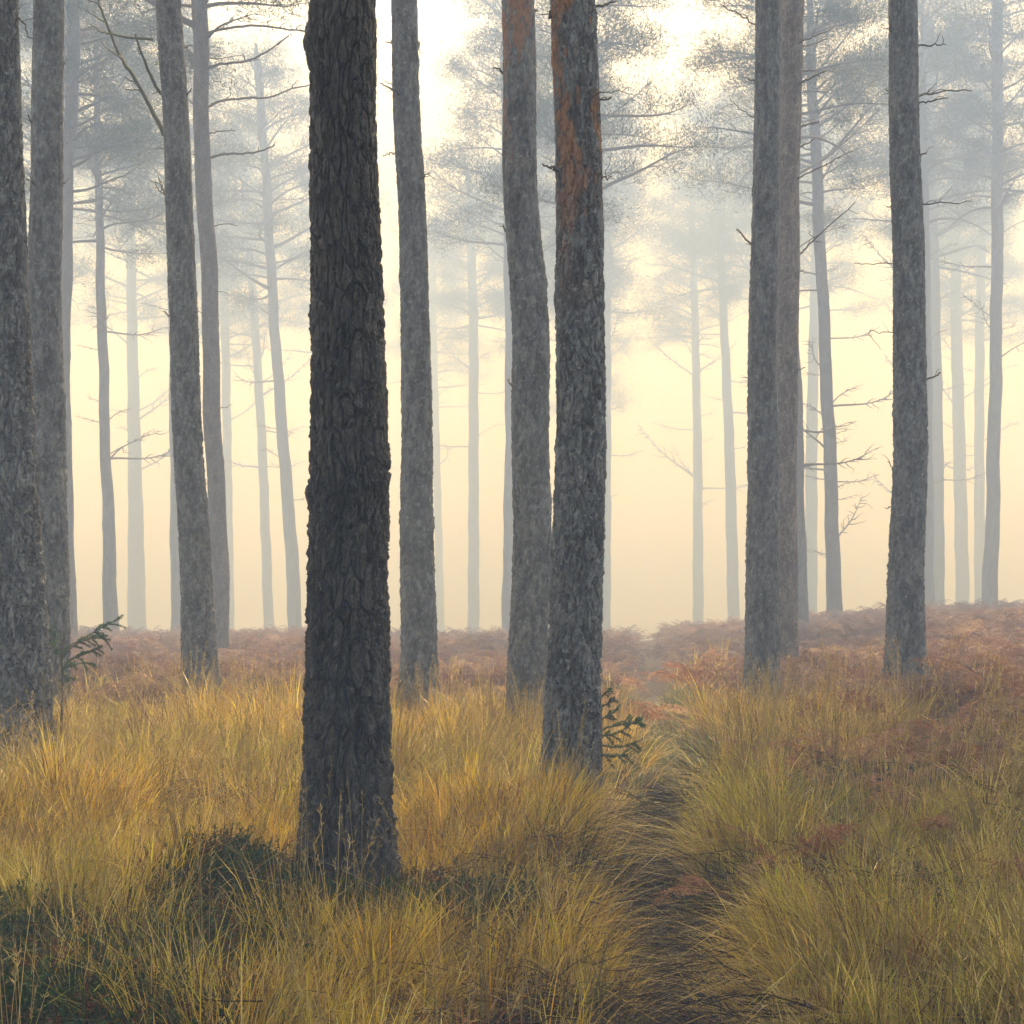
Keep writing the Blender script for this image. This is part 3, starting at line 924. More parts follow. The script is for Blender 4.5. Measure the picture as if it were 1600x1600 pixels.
# ------------------------------------------------------------------ plants of the floor: one shape of each kind, scattered in thousands
def blade_field(name, label, cx, cy, cz, size, axis_tilt, tint, nb, hgt, spread, lean, width, droop, segs=3, curl_up=0.0):
    """every blade of every tussock, as one real mesh: tussock centres cx, cy, cz; blades nb each"""
    k = np.repeat(np.arange(len(cx)), nb)
    n = len(k)
    sz = size[k]
    a = RNG.uniform(0, 2 * math.pi, n)
    rr = np.abs(RNG.normal(0, 1, n)) * spread[k]
    x0 = cx[k] + np.cos(a) * rr; y0 = cy[k] + np.sin(a) * rr
    z0 = cz[k] + (ground_slope_fix(cx, cy, cz, x0, y0, k) if len(cx) else 0)
    L = hgt[k] * sz * RNG.uniform(0.5, 1.12, n)
    a2 = a + RNG.normal(0, 1.1, n)
    ln = np.abs(RNG.normal(0, 1, n)) * lean[k]
    # a few bent or broken blades
    ln = np.where(RNG.random(n) < 0.07, ln + RNG.uniform(0.5, 1.3, n), ln)
    dx = np.cos(a2) * ln + axis_tilt[k, 0]; dy = np.sin(a2) * ln + axis_tilt[k, 1]
    mag = np.sqrt(dx * dx + dy * dy) + 1e-6
    t = np.linspace(0, 1, segs + 1)[None, :]
    dr = (droop * RNG.uniform(0.3, 1.5, n))[:, None]
    out = t * 0.6 + t ** 2.2 * dr
    X = x0[:, None] + (dx * L)[:, None] * out
    Y = y0[:, None] + (dy * L)[:, None] * out
    Z = z0[:, None] + L[:, None] * (t - np.minimum(0.75, 0.55 * dr * mag[:, None]) * t ** 2.6)
    fa = RNG.uniform(0, 2 * math.pi, n)
    wv = width[k] * RNG.uniform(0.45, 1.75, n)
    V = np.empty((n, 2 * segs + 1, 3), np.float32)
    for i in range(segs):
        w = (wv * (1 - 0.55 * (i / segs) ** 1.5)) / 2
        V[:, 2 * i] = np.stack([X[:, i] - np.cos(fa) * w, Y[:, i] - np.sin(fa) * w, Z[:, i]], -1)
        V[:, 2 * i + 1] = np.stack([X[:, i] + np.cos(fa) * w, Y[:, i] + np.sin(fa) * w, Z[:, i]], -1)
    V[:, 2 * segs] = np.stack([X[:, segs], Y[:, segs], Z[:, segs]], -1)
    m = 2 * segs + 1
    b = np.arange(n)[:, None] * m
    Q = np.concatenate([b + np.array([[2 * i, 2 * i + 1, 2 * i + 3, 2 * i + 2]]) for i in range(segs - 1)])
    T = b + np.array([[2 * segs - 2, 2 * segs - 1, 2 * segs]])
    col = tint[k] * RNG.uniform(0.38, 1.55, (n, 1)) * (1 + RNG.normal(0, 0.08, (n, 3)))
    dead = RNG.random((n, 1))
    col = np.where(dead < 0.16, col * 0.5 + np.array((0.50, 0.38, 0.20)) * 0.5, col)
    col = np.where(dead > 0.86, np.array((0.12, 0.065, 0.026)) * RNG.uniform(0.5, 1.3, (n, 1)), col)
    col = np.clip(col, 0.005, 0.8)
    C = np.repeat(np.hstack([col, np.ones((n, 1))]), m, axis=0)
    me = make_mesh(name, V.reshape(-1, 3), [Q, T], M_BLADE, False, {'tint': C})
    return link(name, me, label=label, cat='grass', kind='stuff')


def ground_slope_fix(cx, cy, cz, x, y, k):
    e = 0.15
    gx = (ground_z(cx + e, cy) - ground_z(cx - e, cy)) / (2 * e)
    gy = (ground_z(cx, cy + e) - ground_z(cx, cy - e)) / (2 * e)
    return gx[k] * (x - cx[k]) + gy[k] * (y - cy[k])


def seed_stalks(seed, n, hgt):
    rs = np.random.default_rng(seed)
    bag = Bag()
    for i in range(n):
        a = rs.uniform(0, 6.28); ln = abs(rs.normal(0, 0.28))
        L = hgt * rs.uniform(0.7, 1.15)
        t = np.linspace(0, 1, 6)
        P = np.stack([math.cos(a) * ln * L * t ** 1.4, math.sin(a) * ln * L * t ** 1.4, L * (t - 0.1 * ln * t ** 3)], -1) + rs.normal(0, 0.03, 3) * np.array([1, 1, 0])
        r = np.array([0.0022, 0.0021, 0.0019, 0.0016, 0.0014, 0.001])
        v, q, tt = tube(P, r, 3)
        tone = rs.uniform(0.2, 1)
        bag.add(v, q, tt, tone)
        for k in range(12):                                     # panicle
            f = rs.uniform(0.72, 1.0)
            p = np.array([np.interp(f, t, P[:, c]) for c in range(3)])
            dv = rs.normal(0, 1, 3) * np.array([0.6, 0.6, 0.3]) + np.array([0, 0, 1.0]); dv /= np.linalg.norm(dv)
            s = np.cross(dv, rs.normal(0, 1, 3)); s /= np.linalg.norm(s)
            l = rs.uniform(0.02, 0.045)
            bag.add(np.stack([p - s * 0.002, p + dv * l * 0.5 + s * 0.004, p + dv * l]), None, [[0, 1, 2]], tone)
    return bag


def frond(bag, rs, L, arch, az, droop, pairs=13, pinnules=7, origin=(0, 0, 0), stem=0.25, curl=0.2):
    """one withered bracken frond: stalk, side leaflets and their lobes"""
    n = 10
    t = np.linspace(0, 1, n)
    pitch = arch - droop * t ** 1.3
    step = L / (n - 1)
    x = np.concatenate([[0], np.cumsum(np.cos(pitch[:-1]) * step)]); z = np.concatenate([[0], np.cumsum(np.sin(pitch[:-1]) * step)])
    P = np.stack([x, np.cumsum(rs.normal(0, 0.012, n)) * L, z], -1)
    tone = rs.uniform(0, 1)
    v, q, tt = tube(P, np.linspace(0.004, 0.0012, n), 3)
    V = [v]; bag_parts = [(v, q, tt)]
    lv, lt = [], []
    cnt = 0
    tilt = rs.normal(0, 0.4)
    for i in range(pairs):
        f = stem + (1 - stem) * (i + 0.3) / pairs
        p = np.array([np.interp(f, t, P[:, c]) for c in range(3)])
        p2 = np.array([np.interp(min(1, f + 0.05), t, P[:, c]) for c in range(3)])
        ax = p2 - p; ax /= np.linalg.norm(ax) + 1e-9
        g = (f - stem) / (1 - stem)
        pl = L * 0.36 * (1 - g) ** 0.85 * (0.55 + 0.45 * min(1, g * 4 + 0.3)) * rs.uniform(0.75, 1.15) + 0.015
        for sgn in (-1, 1):
            if rs.uniform() < 0.06: continue
            sd = np.array([0, sgn, 0.0]) + rs.normal(0, 0.16, 3)
            dirp = ax * 0.55 + sd + np.array([0, 0, tilt * sgn * 0.5 - curl * rs.uniform(0, 1.6)])
            dirp /= np.linalg.norm(dirp)
            drop = rs.uniform(0.0, 0.5) * curl * 2
            side = ax - dirp * ax.dot(dirp); side /= np.linalg.norm(side) + 1e-9
            m = max(3, int(pinnules * (1 - g * 0.6)))
            for k in range(m):
                u = (k + 0.5) / m
                c = p + dirp * pl * u + np.array([0, 0, -drop * pl * u * u])
                w = pl * 0.20 * (1 - u) ** 0.7 + 0.006
                hw = pl / m * 0.36
                nz = rs.normal(0, 0.25, 3) * w
                for s2 in (-1, 1):
                    a0 = c - dirp * hw; a1 = c + dirp * hw
                    tip = c + side * s2 * w + dirp * hw * 0.8 + nz
                    lv += [a0, a1, tip]; lt.append([cnt, cnt + 1, cnt + 2]); cnt += 3
    lv = np.array(lv)
    o = np.array(origin)
    bag.add(rot_z(v, az) + o, q, tt, tone * 0.6)
    bag.add(rot_z(lv, az) + o, None, lt, np.repeat(np.clip(tone * 0.7 + rs.uniform(0, 0.3, cnt // 3), 0, 1), 3))


def heather(seed):
    rs = np.random.default_rng(seed)
    bag = Bag()
    for i in range(16):
        a = rs.uniform(0, 6.28); l = rs.uniform(0.14, 0.34)
        S = limb_path(l, rs.uniform(0.6, 1.4), rs.uniform(0.8, 1.4), rs, 5, 0.08)
        S = rot_z(S, a) + np.array([math.cos(a), math.sin(a), 0]) * rs.uniform(0, 0.06)
        v, q, tt = tube(S, np.linspace(0.0025, 0.001, len(S)), 3); bag.add(v, q, tt, 0.1)
        for k in range(38):
            f = rs.uniform(0.2, 1) * (len(S) - 1); b = min(int(f), len(S) - 2)
            p = S[b] + (S[b + 1] - S[b]) * (f - b)
            dv = rs.normal(0, 1, 3) + np.array([0, 0, 0.8]); dv /= np.linalg.norm(dv)
            s = np.cross(dv, rs.normal(0, 1, 3)); s /= np.linalg.norm(s)
            ln = rs.uniform(0.016, 0.034)
            bag.add(np.stack([p - s * 0.0045, p + s * 0.0045, p + dv * ln]), None, [[0, 1, 2]], rs.uniform(0, 1))
    return bag


def scatter(name, label, cat, pts, rot, scl, tint, idx, sources):
    me = bpy.data.meshes.new(name)
    n = len(pts)
    me.vertices.add(n)
    me.vertices.foreach_set('co', np.asarray(pts, np.float32).ravel())
    for k, v, ty in (('rot', rot, 'FLOAT_VECTOR'), ('scl', scl, 'FLOAT_VECTOR')):
        a = me.attributes.new(k, ty, 'POINT'); a.data.foreach_set('vector', np.asarray(v, np.float32).ravel())
    a = me.attributes.new('tint', 'FLOAT_COLOR', 'POINT')
    a.data.foreach_set('color', np.hstack([tint, np.ones((n, 1))]).astype(np.float32).ravel())
    a = me.attributes.new('pick', 'INT', 'POINT'); a.data.foreach_set('value', np.asarray(idx, np.int32))
    o = link(name, me, label=label, cat=cat, kind='stuff')
    g = bpy.data.node_groups.new(name, 'GeometryNodeTree')
    g.interface.new_socket('Geometry', in_out='INPUT', socket_type='NodeSocketGeometry')
    g.interface.new_socket('Geometry', in_out='OUTPUT', socket_type='NodeSocketGeometry')
    N, Lk = g.nodes, g.links
    gi, go = N.new('NodeGroupInput'), N.new('NodeGroupOutput')
    m2p = N.new('GeometryNodeMeshToPoints')
    inst = N.new('GeometryNodeInstanceOnPoints')
    inst.inputs['Pick Instance'].default_value = True
    join = N.new('GeometryNodeJoinGeometry')
    for k, sme in enumerate(sources):
        so = bpy.data.objects.new('%s_piece' % name, sme)
        oi = N.new('GeometryNodeObjectInfo')
        oi.inputs['Object'].default_value = so
        oi.inputs['As Instance'].default_value = True
        Lk.new(oi.outputs['Geometry'], join.inputs[0])

    def named(nm, ty):
        q = N.new('GeometryNodeInputNamedAttribute'); q.data_type = ty; q.inputs['Name'].default_value = nm
        return q.outputs['Attribute']
    Lk.new(gi.outputs[0], m2p.inputs[0])
    Lk.new(m2p.outputs[0], inst.inputs['Points'])
    Lk.new(join.outputs[0], inst.inputs['Instance'])
    Lk.new(named('pick', 'INT'), inst.inputs['Instance Index'])
    e2r = N.new('FunctionNodeEulerToRotation')
    Lk.new(named('rot', 'FLOAT_VECTOR'), e2r.inputs[0])
    Lk.new(e2r.outputs[0], inst.inputs['Rotation'])
    Lk.new(named('scl', 'FLOAT_VECTOR'), inst.inputs['Scale'])
    Lk.new(inst.outputs[0], go.inputs[0])
    md = o.modifiers.new(name, 'NODES')
    md.node_group = g
    return o


def sample_area(n, d0, d1, px0=-260, px1=1860, power=1.0):
    """points spread over the ground between two distances, within the width the view takes in and some more"""
    u = RNG.random(n)
    d0, d1 = float(dist(d0)), float(dist(d1))
    d = np.sqrt(d0 ** 2 + (d1 ** 2 - d0 ** 2) * u) if power == 1 else d0 + (d1 - d0) * u ** power
    px = RNG.uniform(px0, px1, n)
    x = (px - 800) / F * d
    return x, d, px


def clear_of_trunks(x, y, pad=0.02):
    ok = np.ones(len(x), bool)
    for tx, ty, tr in TREES:
        ok &= (x - tx) ** 2 + (y - ty) ** 2 > (tr + pad) ** 2
    return ok


FERN_SPOTS = [(1178, 1150, 12.5), (1290, 1160, 12.0), (1330, 1110, 13.0), (1360, 1130, 12.4), (1400, 1075, 14.0), (1345, 1185, 11.2), (1255, 1215, 10.6), (1300, 1235, 10.2),
              (1440, 1120, 12.2), (1490, 1090, 13.0), (1535, 1080, 13.0), (1580, 1090, 12.2), (1560, 1130, 11.4), (1500, 1150, 11.2), (1455, 1165, 11.0), (1590, 1170, 10.4),
              (1545, 1195, 10.2), (1330, 1065, 15.5), (1285, 1090, 15.0), (1560, 1250, 9.4), (1420, 1215, 10.2), (1225, 1185, 11.8), (1570, 1480, 7.2), (1135, 1440, 7.9), (1440, 1300, 8.8),
              (1235, 1405, 8.0), (985, 1070, 20), (1100, 1030, 22), (1140, 1055, 20), (955, 1030, 24), (1525, 1045, 15), (1470, 1040, 16), (1590, 1030, 14.5)]


FERN_LABELS = {(1178, 1150): 'lone dark bracken fern in tan grass below the touching pair of pines',
               (1135, 1440): 'low rust-red bracken fern hanging over the right bank of the sunken path',
               (1235, 1405): 'small reddish bracken fern in grass just right of the path-bank fern',
               (1440, 1300): 'single low bracken fern amid yellow-green grass of the right front',
               (1570, 1480): 'bracken fern nearest the lower right corner, half sunk in grass'}


def fern_room(x, d):
    """how much of the grass is left round the single ferns"""
    q = np.ones(len(x))
    for px, py, fd in FERN_SPOTS:
        fd = float(dist(fd))
        fx = (px - 800) / F * fd
        q *= 1 - 0.85 * np.exp(-((x - fx) ** 2 + (d - fd + 0.2) ** 2) / 0.30 ** 2)
    return q


def heather_zone(px, d, x):
    """low dark heath at the left front and round the foot of the nearest pine"""
    d = plot(d)
    n = fbm(x * 1.6 + 3, d * 1.6, seed=61, octaves=3)
    a = sstep(520, 300, px + 300 * (vnoise(d * 2.1, x * 1.3, seed=63) - 0.5)) * sstep(7.9, 6.9, d + 1.3 * (vnoise(x * 1.9, d * 0.7, seed=62) - 0.5))
    b = np.exp(-((px - 540) / 190) ** 2 - ((d - 7.55) / 0.42) ** 2)
    return np.clip(np.maximum(a, b * 0.62) + (n - 0.5) * 1.1, 0, 1)


def bracken_zone(px, d, x):
    d = plot(d)
    n = fbm(x * 0.7, d * 0.5, seed=71, octaves=3) - 0.5
    edge = np.interp(px, [-200, 300, 700, 950, 1010, 1100, 1250, 1500, 1900], [17.5, 19, 21, 22, 28, 25, 20.5, 14.2, 12.0])
    return sstep(-0.16, 0.16, (d - edge) / edge + n * 0.55)


def build_floor():
    # --- tall dry grass
    xs, ds, ps = [], [], []
    for n, d0, d1 in ((500, 2.5, 5.2), (6000, 5.0, 10.0), (4600, 10.0, 17.0), (2700, 17.0, 30.0)):
        x, d, px = sample_area(n, d0, d1, -160, 1760); xs.append(x); ds.append(d); ps.append(px)
    x, d, px = np.concatenate(xs), np.concatenate(ds), np.concatenate(ps)
    o = np.abs(path_offset(x, d))
    hz, bz = heather_zone(px, d, x), bracken_zone(px, d, x)
    wd = np.interp(d, [0, 5, 18, 40], [0.17, 0.20, 0.29, 0.45])
    clump = fbm(x * 2.7, d * 2.7, seed=81, octaves=2)
    dens = sstep(0.75, 1.25, o / wd) * (1 - 0.80 * sstep(0.35, 0.75, hz)) * (1 - 0.86 * bz) * (0.05 + 1.0 * sstep(0.38, 0.60, clump))
    dens = dens * fern_room(x, d)
    keep = (RNG.random(len(x)) < dens) & clear_of_trunks(x, d, 0.0)
    x, d, px, o, bz = x[keep], d[keep], px[keep], o[keep], bz[keep]
    n = len(x)
    z = ground_z(x, d) - 0.02
    size = RNG.uniform(0.65, 1.15, n) * np.interp(d, [0, 5.3, 8.8, 28], [0.54, 0.58, 0.70, 1.0]) * (0.45 + 1.1 * fbm(x * 1.3, d * 1.3, seed=82, octaves=2))
    size *= np.interp(o, [0.13, 0.4], [0.75, 1.0]) * (1 - 0.35 * bz) * (0.55 + 0.45 * fern_room(x, d)) * (1 - 0.6 * np.exp(-((x + 0.67) ** 2 + (d - 5.35) ** 2) / 0.40 ** 2))
    # tussocks by the path lean over it, the rest is swept in patches
    off = path_offset(x, d)
    sw = (fbm(x * 0.8 + 40, d * 0.8, seed=86, octaves=2) - 0.5) * 0.6
    tilt = np.stack([-np.sign(off) * np.clip(0.42 - np.abs(off) * 0.8, 0, 0.28) + sw + RNG.normal(0, 0.22, n), RNG.normal(-0.05, 0.24, n)], -1)
    # colour of the grass itself, from straw to olive, in patches
    g1 = fbm(x * 0.55 + 9, d * 0.45, seed=83, octaves=3)
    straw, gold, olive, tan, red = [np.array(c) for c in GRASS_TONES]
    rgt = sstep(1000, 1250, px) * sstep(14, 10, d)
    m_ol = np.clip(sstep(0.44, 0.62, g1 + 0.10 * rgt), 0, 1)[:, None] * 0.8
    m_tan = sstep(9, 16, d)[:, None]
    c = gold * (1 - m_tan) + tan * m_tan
    c = c * (1 - m_ol) + olive * m_ol
    pick = RNG.random(n)[:, None]
    c = np.where(pick < 0.22, straw, c); c = np.where(pick > 0.955, red, c)
    c = c * RNG.uniform(0.75, 1.2, (n, 1))
    upright = RNG.random(n) < 0.38
    matted = (RNG.random(n) < 0.30) & ~upright
    c = np.where(matted[:, None] & (RNG.random((n, 1)) < 0.6), c * np.array((0.62, 0.52, 0.5)), c)
    nb = np.where(d < 7, 36, np.where(d < 12, 28, 20))
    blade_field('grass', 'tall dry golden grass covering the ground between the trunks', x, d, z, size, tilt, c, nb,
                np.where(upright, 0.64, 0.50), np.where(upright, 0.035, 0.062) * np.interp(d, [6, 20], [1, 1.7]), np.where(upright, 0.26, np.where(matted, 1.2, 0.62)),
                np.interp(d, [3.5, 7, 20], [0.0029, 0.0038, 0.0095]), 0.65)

    # --- thin stalks with seed heads above the grass
    st = [seed_stalks(330 + i, 5, 0.85).mesh('stalks', M_GRASS, False) for i in range(4)]
    x, d, px = sample_area(1500, 3.5, 20.0)
    keep = (np.abs(path_offset(x, d)) > 0.35) & (RNG.random(len(x)) < (1 - 0.85 * bracken_zone(px, d, x)) * (1 - 0.75 * heather_zone(px, d, x))) & clear_of_trunks(x, d, 0.05)
    x, d, px = x[keep], d[keep], px[keep]; n = len(x)
    rot = np.stack([RNG.normal(0, 0.12, n), RNG.normal(0.04, 0.14, n), RNG.uniform(0, 6.28, n)], -1)
    s = RNG.uniform(0.4, 0.8, n)
    c = np.array((0.50, 0.40, 0.17)) * RNG.uniform(0.45, 1.2, (n, 1))
    scatter('seed_stalks', 'thin pale seed stalks rising above the dry grass', 'grass', np.stack([x, d, ground_z(x, d) - 0.02], -1), rot,
            np.stack([s, s, s], -1), c, RNG.integers(0, 4, n), st)

    # --- short green grass along the path and in pockets
    x, d, px = sample_area(9000, 4.5, 24.0, 500, 1500)
    o = np.abs(path_offset(x, d))
    pocket = np.exp(-((px - 760) / 70) ** 2 - ((plot(d) - 13.5) / 1.2) ** 2) + np.exp(-((px - 1270) / 110) ** 2 - ((plot(d) - 9.3) / 0.8) ** 2)
    along = np.exp(-(o / 0.28) ** 2) * (0.50 + 0.50 * sstep(7.6, 9.0, plot(d))) * (0.3 + sstep(0.42, 0.6, fbm(x * 2, d * 2, seed=91, octaves=2)))
    keep = (RNG.random(len(x)) < np.clip(along + 0.8 * pocket, 0, 1)) & clear_of_trunks(x, d, 0.03)
    x, d, px = x[keep], d[keep], px[keep]; n = len(x)
    m = RNG.random((n, 1))
    c = (np.array((0.085, 0.15, 0.030)) * (1 - m) + np.array((0.20, 0.21, 0.045)) * m) * RNG.uniform(0.7, 1.2, (n, 1))
    one = np.ones(n)
    blade_field('green_grass', 'short green grass lining the narrow sunken path', x, d, ground_z(x, d) - 0.015, RNG.uniform(0.6, 1.3, n), RNG.normal(0, 0.15, (n, 2)), c,
                np.full(n, 24), one * 0.26, one * 0.07, one * 0.65, np.interp(d, [4, 22], [0.0034, 0.009]), 0.9)

    # --- heather and moss
    ht = [heather(370 + i).mesh('heather', M_HEATHER, False) for i in range(4)]
    x, d, px = sample_area(9000, 3.5, 8.6, -250, 900)
    keep = (RNG.random(len(x)) < sstep(0.25, 0.65, heather_zone(px, d, x)) * (0.5 + 0.5 * (d > 5))) & clear_of_trunks(x, d, 0.02)
    x, d, px = x[keep], d[keep], px[keep]; n = len(x)
    s = RNG.uniform(0.32, 0.68, n)
    m = RNG.random((n, 1))
    c = np.where(m < 0.7, np.array((0.032, 0.080, 0.018)), np.where(m < 0.86, np.array((0.15, 0.060, 0.025)), np.array((0.10, 0.12, 0.030)))) * RNG.uniform(0.6, 1.3, (n, 1))
    scatter('heather', 'low dark green heather at the left front and round the nearest trunk', 'heather', np.stack([x, d, ground_z(x, d) - 0.01], -1),
            np.stack([RNG.normal(0, 0.2, n), RNG.normal(0, 0.2, n), RNG.uniform(0, 6.28, n)], -1), np.stack([s, s, s], -1), c, RNG.integers(0, 4, n), ht)

    # --- litter in the path: dead flattened blades and twigs
    lt = []
    for i in range(3):
        rs = np.random.default_rng(390 + i); b = Bag()
        for k in range(40):
            a = rs.uniform(0, 6.28); l = rs.uniform(0.06, 0.28)
            P = limb_path(l, rs.normal(0.1, 0.15), rs.normal(-0.05, 0.2), rs, 3, 0.06)
            P = rot_z(P, a) + np.append(rs.normal(0, 0.10, 2), rs.uniform(0.0, 0.03))
            v, q, tt = tube(P, np.linspace(0.0022, 0.0012, len(P)), 3); b.add(v, q, tt, rs.beta(1.5, 3))
        lt.append(b.mesh('litter', M_GRASS, False))
    x, d, px = sample_area(2600, 4.0, 12.0, -100, 1700)
    keep = RNG.random(len(x)) < np.clip(np.exp(-(path_offset(x, d) / 0.32) ** 2) * 0.9 + 0.10 + 0.3 * heather_zone(px, d, x), 0, 1)
    x, d = x[keep], d[keep]; n = len(x); s = RNG.uniform(0.7, 1.2, n)
    c = np.where(RNG.random((n, 1)) < 0.6, np.array((0.030, 0.018, 0.009)), np.array((0.10, 0.070, 0.028))) * RNG.uniform(0.4, 1.2, (n, 1))
    scatter('litter', 'dead flattened grass and twigs strewn in the path', 'litter', np.stack([x, d, ground_z(x, d) + 0.004], -1),
            np.stack([RNG.normal(0, 0.2, n), RNG.normal(0, 0.2, n), RNG.uniform(0, 6.28, n)], -1), np.stack([s, s, s], -1), c, RNG.integers(0, 3, n), lt)

    # --- the bracken mass behind
    bm = []
    for i in range(6):
        rs = np.random.default_rng(400 + i); b = Bag()
        a0 = rs.uniform(0, 6.28)
        for k in range(5):
            frond(b, rs, rs.uniform(0.6, 0.95), rs.uniform(0.75, 1.35), a0 + k * 1.256 + rs.normal(0, 0.3), rs.uniform(1.1, 2.3), 13, 8, curl=0.45)
        bm.append(b.mesh('bracken_clump', M_MASS, False))
    xs, ds, ps = [], [], []
    for n, d0, d1 in ((3400, 10.5, 20.0), (5600, 20.0, 34.0), (4200, 34.0, 52.0)):
        x, d, px = sample_area(n, d0, d1); xs.append(x); ds.append(d); ps.append(px)
    x, d, px = np.concatenate(xs), np.concatenate(ds), np.concatenate(ps)
    keep = (RNG.random(len(x)) < bracken_zone(px, d, x) * sstep(0.35, 0.8, np.abs(path_offset(x, d)))) & clear_of_trunks(x, d, 0.05)
    x, d, px = x[keep], d[keep], px[keep]; n = len(x)
    s = RNG.uniform(0.65, 1.15, n) * (0.8 + 0.4 * fbm(x * 0.6, d * 0.6, seed=95, octaves=2)) * np.interp(d, [8, 14, 33], [0.46, 0.54, 0.95])
    rust, brown, pale = np.array((0.165, 0.092, 0.066)), np.array((0.140, 0.098, 0.080)), np.array((0.29, 0.215, 0.155))
    m = RNG.random((n, 1)); g = fbm(x * 0.5, d * 0.5, seed=96, octaves=3)[:, None]
    c = np.where(m < 0.3 + g * 0.4, rust, np.where(m < 0.75, brown, pale)) * RNG.uniform(0.7, 1.25, (n, 1))
    scatter('bracken', 'brown mass of dead bracken on the ground behind the nearer trunks', 'bracken', np.stack([x, d, ground_z(x, d) - 0.02], -1),
            np.stack([RNG.normal(0, 0.12, n), RNG.normal(0, 0.12, n), RNG.uniform(0, 6.28, n)], -1), np.stack([s, s, s], -1), c, RNG.integers(0, 6, n), bm)


build_floor()


# ------------------------------------------------------------------ single plants and sticks
def build_bracken_plants():
    fr = []
    for i in range(6):
        rs = np.random.default_rng(500 + i); b = Bag()
        frond(b, rs, 0.72, 0.85 + 0.1 * i % 0.4, 0.0, 1.0 + 0.25 * i, 15, 9, stem=0.28, curl=0.25 + 0.08 * (i % 3))
        fr.append(b.mesh('frond', M_FROND, False))
    rnd = random.Random(77)
    for px, py, d in FERN_SPOTS:
        d = float(dist(d))
        p = W3(px, py, d)
        gz = float(ground_z(np.array(p.x), np.array(d)))
        e = bpy.data.objects.new('bracken_fern', None); COL.objects.link(e)
        e.location = (p.x, d, gz - 0.02)
        e['category'] = 'fern'; e['group'] = 'single ferns in the grass'
        e['label'] = FERN_LABELS.get((px, py)) or ('small brown bracken fern left of the path gap, near the crest' if px < 1000 else
                                                   'brown bracken fern just left of the foot of the touching pines' if px < 1150 else
                                                   'rust-brown bracken fern of the patch below and left of the knotty pine' if px < 1400 else
                                                   'rust-brown bracken fern of the patch below and right of the knotty pine')
        k = rnd.choice([2, 3, 3, 4])
        a0 = rnd.uniform(0, 6.28)
        s = min(1.7, max(0.65, (p.z - gz) / 0.36)) if py < 1300 else 0.62
        for i in range(k):
            o = link('frond', rnd.choice(fr), e)
            o.rotation_euler = (rnd.gauss(0, 0.12), rnd.gauss(0, 0.12), a0 + i * 6.28 / k + rnd.gauss(0, 0.4))
            q = s * rnd.uniform(0.8, 1.15)
            o.scale = (q, q, q)


build_bracken_plants()


def spruce_twig(bag_w, bag_n, rs, P, dense=230, nl=0.019):
    v, q, t = tube(P, np.linspace(0.005, 0.002, len(P)), 5); bag_w.add(v, q, t, 0.5)
    L = np.linalg.norm(P[-1] - P[0])
    n = int(dense * L) + 10
    f = rs.uniform(0.05, 1, n) * (len(P) - 1); a = np.minimum(f.astype(int), len(P) - 2)
    p = P[a] + (P[a + 1] - P[a]) * (f - a)[:, None]
    ax = P[a + 1] - P[a]; ax /= np.linalg.norm(ax, axis=1)[:, None] + 1e-9
    dv = rs.normal(0, 1, (n, 3)); dv[:, 2] += 0.35
    dv -= ax * (dv * ax).sum(1)[:, None]; dv /= np.linalg.norm(dv, axis=1)[:, None]
    dv = dv * 0.8 + ax * 0.65
    s = np.cross(dv, rs.normal(0, 1, (n, 3))); s /= np.linalg.norm(s, axis=1)[:, None]
    ln = rs.uniform(0.7, 1.2, (n, 1)) * nl
    V = np.stack([p - s * 0.0028, p + s * 0.0028, p + dv * ln + s * 0.001], 1).reshape(-1, 3)
    bag_n.add(V, None, np.arange(3 * n).reshape(-1, 3), np.repeat(rs.uniform(0, 1, n), 3))


def spruce(label, d, base_px, boughs, seed, stem_top):
    """young spruce: stem, and each bough with its needles"""
    d = float(dist(d))
    x = (base_px - 800) / F * d
    gz = float(ground_z(np.array(x), np.array(d)))
    e = bpy.data.objects.new('spruce_sapling', None); COL.objects.link(e)
    e.location = (x, d, gz)
    e['label'] = label; e['category'] = 'sapling'
    rs = np.random.default_rng(seed)
    top = np.array(W3(*stem_top, d)) - np.array([x, d, gz])
    S = smooth_path([(0, 0, -0.05), tuple(top * 0.5 + rs.normal(0, 0.02, 3)), tuple(top)], 10)
    v, q, t = tube(S, np.linspace(0.011, 0.004, 10), 6)
    b = Bag(); b.add(v, q, t, 0.5)
    link('stem', b.mesh('stem', M_DEADWOOD), e)
    for pts in boughs:
        dep = d + rs.normal(0, 0.12)
        P = np.array([W3(px, py, dep) for px, py in pts]) - np.array([x, d, gz])
        k = np.argmin(np.abs(S[:, 2] - P[0][2] + 0.05)); P = np.vstack([S[k], P])
        P = smooth_path(P, 10)
        w, nd = Bag(), Bag()
        spruce_twig(w, nd, rs, P, 640)
        L = np.linalg.norm(P[-1] - P[0])
        for j in range(int(5 + L * 12)):
            f = rs.integers(3, 9); sg = 1 if j % 2 else -1
            ax = P[min(f + 1, 9)] - P[f]; ax /= np.linalg.norm(ax)
            sd = np.cross(ax, [0.2, -0.5, 0.84]) * sg
            dv = ax * 0.75 + sd * 0.8 + rs.normal(0, 0.12, 3); dv /= np.linalg.norm(dv)
            l2 = L * rs.uniform(0.15, 0.34)
            T = P[f] + dv * l2 * np.linspace(0, 1, 5)[:, None] + np.array([0, 0, -0.02]) * (np.linspace(0, 1, 5) ** 2)[:, None]
            spruce_twig(w, nd, rs, T, 640)
        bo = link('bough', w.mesh('bough', M_DEADWOOD), e)
        link('needles', nd.mesh('needles', M_SPRUCE, False), bo)


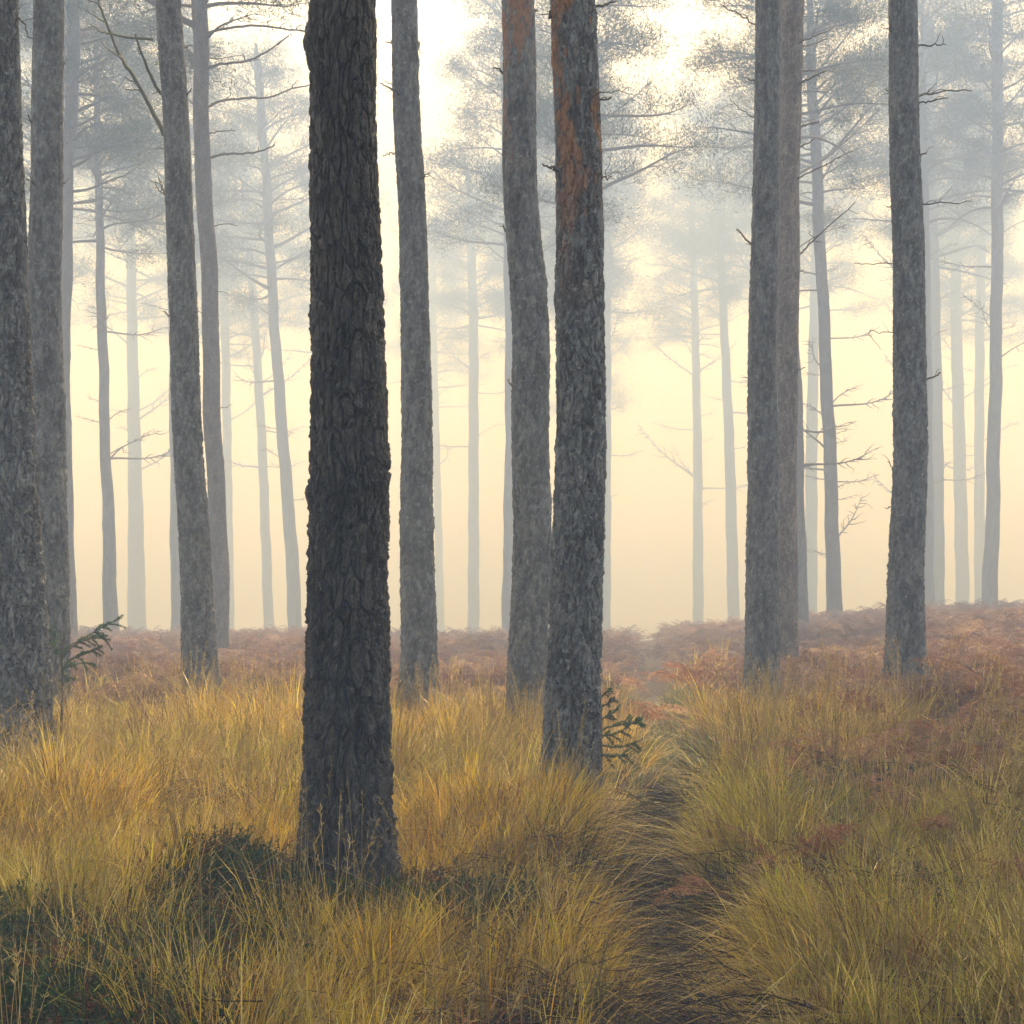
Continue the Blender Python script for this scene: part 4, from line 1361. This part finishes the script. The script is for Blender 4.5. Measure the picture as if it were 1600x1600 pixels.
spruce('dark green spruce sprig reaching right at the foot of the left-edge trunks', 13.6, 92, [
    [(105, 1012), (130, 998), (152, 985), (172, 974), (190, 965)], [(108, 1015), (128, 1002), (150, 997), (172, 1000)],
    [(105, 1035), (125, 1025), (142, 1018), (158, 1012)], [(100, 1045), (118, 1038), (135, 1036), (147, 1041)], [(88, 1000), (80, 985), (74, 975)],
    [(92, 1020), (84, 1010), (76, 1004)], [(98, 1055), (110, 1060), (120, 1062)]], 601, (95, 985))
spruce('small green spruce sapling at the right foot of the leaning orange-flecked pine', 12.2, 936, [
    [(938, 1090), (948, 1082), (955, 1076)], [(940, 1105), (952, 1098), (960, 1090)], [(940, 1125), (955, 1115), (966, 1108)], [(942, 1140), (960, 1135), (980, 1130), (1002, 1125)],
    [(940, 1150), (958, 1148), (975, 1140), (998, 1122)], [(942, 1165), (965, 1168), (985, 1163), (1004, 1156)], [(940, 1180), (958, 1182), (980, 1180)], [(936, 1120), (928, 1112)]], 602, (938, 1070))


def stick(label, px0, py0, px1, py1, d, w, seed, mat=M_PALEWOOD):
    d = float(dist(d))
    a, b = W3(px0, py0, d), W3(px1, py1, d)
    rs = np.random.default_rng(seed)
    za = float(ground_z(np.array(a.x), np.array(d))); zb = float(ground_z(np.array(b.x), np.array(d)))
    c = Vector(((a.x + b.x) / 2, d, (za + zb) / 2 + 0.05))
    P = smooth_path([(a.x, d - 0.06, za + 0.05), (c.x, d + 0.02, c.z + 0.02), (b.x, d + 0.05, zb + 0.05)], 14) + rs.normal(0, 0.004, (14, 3))
    o = Bag()
    v, q, t = tube(P - np.array(c), np.linspace(w, w * 0.55, 14) * (1 + 0.15 * rs.normal(0, 1, 14)), 7); o.add(v, q, t, 0.6)
    for k in (5, 9):
        T = limb_path(0.07, 0.6, 0.4, rs, 3, 0.1); T = rot_z(T, rs.uniform(0, 6.28)) + P[k] - np.array(c)
        v, q, t = tube(T, np.linspace(w * 0.5, w * 0.25, len(T)), 5); o.add(v, q, t, 0.4)
    link('fallen_stick', o.mesh('fallen_stick', mat), None, c, label, 'stick')


stick('bleached bare stick lying on the dark heather at the left front', 118, 1530, 205, 1548, 6.35, 0.011, 701)
stick('thin pale stick in the grass right beside the foot of the nearest trunk', 612, 1352, 668, 1366, 8.1, 0.006, 702)
stick('short dark twig lying across yellow-green grass on the right front slope', 1180, 1318, 1250, 1310, 8.6, 0.006, 703, M_DEADWOOD)


# ------------------------------------------------------------------ the mist
def build_haze():
    x0, x1, y0, y1, z0, z1 = -156.0, 156.0, -48.0, 276.0, -22.0, 46.0
    V = [(x, y, z) for z in (z0, z1) for y in (y0, y1) for x in (x0, x1)]
    Q = [(0, 2, 3, 1), (4, 5, 7, 6), (0, 1, 5, 4), (2, 6, 7, 3), (0, 4, 6, 2), (1, 3, 7, 5)]
    m, nt, out = new_mat('mist')
    p = nt.nodes.new('ShaderNodeVolumePrincipled')
    p.inputs['Color'].default_value = (*HAZE_COLOR, 1)
    p.inputs['Absorption Color'].default_value = (*HAZE_ABSORB, 1)
    p.inputs['Density'].default_value = HAZE_DENSITY
    p.inputs['Anisotropy'].default_value = HAZE_ANISO
    nt.links.new(p.outputs[0], out.inputs['Volume'])
    o = link('haze', make_mesh('haze', np.array(V), np.array(Q), m, False), kind='stuff', label='pale morning mist filling the whole pine wood', cat='mist')
    o.display_type = 'WIRE'


build_haze()
